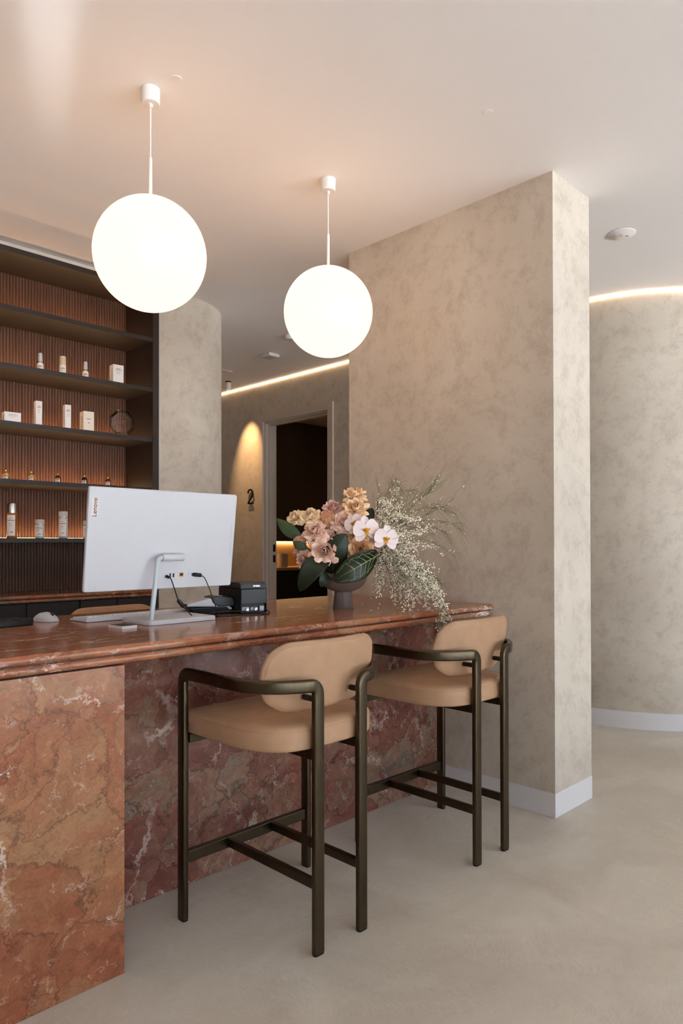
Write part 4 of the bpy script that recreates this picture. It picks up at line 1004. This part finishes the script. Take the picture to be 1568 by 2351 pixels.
leaf('anthurium_leaf', 'dark heart leaf with pale veins resting on the bowl rim', fp(797,1296,.10), fp(832,1272,.17), fp(776,1334,.16), .075, RV*.8+UV_*.55, MT['leaf'], fold=.05, veins=(.08,.25,.42,.6)) if False else None
leaf('anthurium_leaf', 'dark heart leaf with pale veins resting on the bowl rim', fp(862,1276,.11), fp(825,1295,.19), fp(766,1330,.15), .072, RV*.45+UV_*.9, MT['leaf'], fold=-.08, veins=(.04,.16,.28,.42,.58), vr=.0017)
leaf('broad_leaf', 'broad dark upright leaf in the middle beside the front pink rose', fp(766,1316,.10), fp(760,1262,.16), fp(797,1228,.14), .066, RV*.8-UV_*.45, MT['leaf'], fold=.12)
leaf('broad_leaf', 'broad dark leaf with golden tinge drooping over the left of the bowl', fp(752,1284,.12), fp(716,1292,.20), fp(692,1354,.13), .056, RV*.8-UV_*.35-FV*.2, MT['leaf'], fold=.15, veins=None)
leaf('pointed_leaf', 'long pointed leaf sticking out at the far left of the bouquet', fp(700,1238,.04), fp(664,1222,.06), fp(636,1190,.02), .030, UV_*.8+RV*.5, MT['leafl'], 'ellipse', .15)
leaf('pointed_leaf', 'small green leaf between the pompons at left', fp(710,1260,.08), fp(692,1254,.10), fp(677,1243,.08), .019, UV_*.8+RV*.3, MT['leafl'], 'ellipse', .1)
leaf('broad_leaf', 'dark leaf under the bouquet touching the bowl between larger leaves', fp(770,1300,.05), fp(748,1318,.11), fp(738,1345,.09), .036, RV*.9-UV_*.3, MT['leaf'], fold=.1)
leaf('broad_leaf', 'dark leaf showing behind the cream roses', fp(742,1240,0), fp(716,1212,.0), fp(694,1205,.0), .045, UV_, MT['leaf'], fold=.1)
leaf('broad_leaf', 'dark leaf behind the right peach rose', fp(820,1230,-.02), fp(845,1190,0), fp(856,1166,-.02), .040, RV, MT['leaf'], fold=.1)
leaf('broad_leaf', 'dark leaf low behind the tan rose by the bowl rim', fp(800,1300,.0), fp(850,1270,0), fp(880,1262,.0), .045, UV_, MT['leaf'], fold=.1)

# broom sprays
def spray(pts, nfl, ntw, lift, fine, first):
    P = [Vector(p) for p in pts]
    t_ = thing('broom_spray', 'thin green broom twig with tiny white blossoms fanning right from the vase' if nfl > 12 else 'bare wispy green broom twig arching above the white blossoms', 'broom spray', P[0], 0, 'flowering broom twigs' if nfl > 12 else 'bare broom twigs')
    org = P[0]; sm = []
    for i in range(len(P)-1):
        p0, p1, p2, p3 = (P[min(max(i+k-1,0),len(P)-1)] for k in range(4))
        for k in range(7):
            q = k/7; sm.append(.5*((2*p1)+(-p0+p2)*q+(2*p0-5*p1+4*p2-p3)*q*q+(-p0+3*p1-3*p2+p3)*q**3)-org)
    sm.append(P[-1]-org); N = len(sm)
    b_ = MB(); b_.tube(sm, [.0017*(1-.72*k/(N-1)) for k in range(N)], 5)
    tw = [sm[int(N*.25):]]
    for k in range(ntw):
        i0 = int(N*rnd.uniform(.22,.88)); p = sm[i0]; tg = (sm[min(i0+1,N-1)]-sm[max(i0-1,0)]).normalized()
        rv = Vector((rnd.gauss(0,1),rnd.gauss(0,1),rnd.gauss(0,1))).normalized(); dv = (tg+rv*.55).normalized(); L = rnd.uniform(.05,.13)*fine
        q = [p, p+dv*L*.35, p+dv*L*.7+Vector((0,0,lift*L*.5)), p+(dv+tg*.3).normalized()*L+Vector((0,0,lift*L*1.2))]
        b_.tube(q, [.0010,.0008,.0006,.0004], 4); tw.append(q)
    b_.build('twigs', MT['twig'], t_)
    if nfl:
        f_ = MB()
        for k in range(nfl):
            pth = rnd.choice(tw) if rnd.random() < .65 else tw[0]; i = rnd.randrange(len(pth)-1); p = pth[i].lerp(pth[i+1], rnd.random())
            for c_ in range(rnd.choice((1,1,2))):
                dv = Vector((rnd.gauss(0,1),rnd.gauss(0,1),rnd.gauss(-.5,1))).normalized(); u = dv.orthogonal().normalized(); w = dv.cross(u); s_ = rnd.uniform(.0034,.0060)
                c0 = p+dv*.0025
                f_.add([c0, c0+dv*s_*.9+u*s_*.55, c0+dv*s_*1.9, c0+dv*s_*.9-u*s_*.55, c0+dv*s_*.9+w*s_*.55, c0+dv*s_*.9-w*s_*.55], [(0,1,4),(0,4,3),(0,3,5),(0,5,1),(2,4,1),(2,3,4),(2,5,3),(2,1,5)])
        o = f_.build('blossoms', MT['bloom'], t_); o['kind'] = 'stuff'
O = fp(845,1290,.02)
def pk(a): return rnd.uniform(-a, a)
ends = [(905,1215,.06),(930,1235,.10),(945,1260,.12),(960,1290,.14),(975,1310,.14),(985,1335,.16),(1005,1370,.17),(1018,1405,.20),(1012,1428,.21),(1016,1390,.18),(955,1345,.12),(930,1355,.10),(905,1345,.08),(880,1335,.06),(870,1352,.06),(900,1385,.08),(950,1385,.12),(975,1392,.15),(940,1400,.14),(1000,1385,.18),(900,1180,.04),(925,1190,.05),(950,1200,.08),(880,1190,.02),(965,1225,.1),(980,1255,.1),(920,1290,.14),(940,1310,.14),(900,1300,.12),(960,1365,.15),(990,1350,.14),(915,1250,.12),(890,1160,.02),(1010,1412,.2),(940,1335,.18),(970,1340,.18)]
for ex, ey, ed in ends:
    ex += pk(6); ey += pk(6) if ey < 1380 else 0
    mx = 850+(ex-850)*.55; my = min(1290, ey)-(18 if ey > 1280 else 8)+(ey-1290)*.25*(ey > 1290)
    spray([O+Vector((pk(.012),pk(.012),pk(.012))), fp(850+(ex-850)*.28+pk(6), 1275+(my-1275)*.6+pk(8), .04+ed*.3), fp(mx+pk(8), my+pk(8), .03+ed*.7), fp(850+(ex-850)*.85, my+(ey-my)*.62, .02+ed), fp(ex, ey, ed)], 120, 8, -.35 if ey > 1250 else .1, 1.0, 0)
for mx, my, ex, ey, ed in ((960,1140,1000,1112,.02),(985,1160,1055,1190,.04),(950,1200,1058,1205,.05),(970,1240,1056,1291,.06),(940,1250,1010,1222,.05),(960,1170,1040,1178,.02),(930,1130,963,1150,.0),(905,1110,885,1150,.0),(900,1105,925,1135,.0),(915,1120,880,1140,.0),(865,1180,872,1117,.0),(940,1290,1012,1345,.1),(1010,1200,1062,1222,.03),(930,1180,990,1125,.03),(960,1210,1035,1230,.05),(905,1185,958,1115,.0),(950,1160,992,1118,.02),(975,1185,1030,1160,.03)):
    spray([O+Vector((pk(.01),pk(.01),pk(.01))), fp((850+mx)/2+pk(4), (1265+my)/2-10, .02+ed*.5), fp(mx, my, ed), fp((mx+ex)/2+4, (my+ey)/2-5, ed), fp(ex, ey, ed)], 8, 14, .25 if ey < my else -.45, .85, 0)
# fallen blossoms on the marble
for i, (x, y) in enumerate(((830,1388),(943,1397),(962,1402),(857,1392))):
    f_ = MB(); 
    for k in range(3): f_.add([(0,0,.001),(.004,.002,.003),(.009,0,.0035),(.004,-.002,.003),(.004,0,.0055)], [(0,1,2,3),(0,4,1),(1,4,2),(2,4,3),(3,4,0)])
    d_ = Vector((0,0,1.2)); q = fp(x, y, 0); v_ = q-d_; t_ = (TZ-1.2)/v_.z; p = d_+v_*t_
    o = f_.build('fallen_blossom', MT['bloom'], None); o.location = (p.x, p.y, TZ); o.rotation_euler = (0,0,i*1.3); tag(o, 'single tiny white blossom fallen on the marble near the vase', 'blossom', 'fallen blossoms')

for me in bpy.data.meshes:
    if me.users == 0: bpy.data.meshes.remove(me)
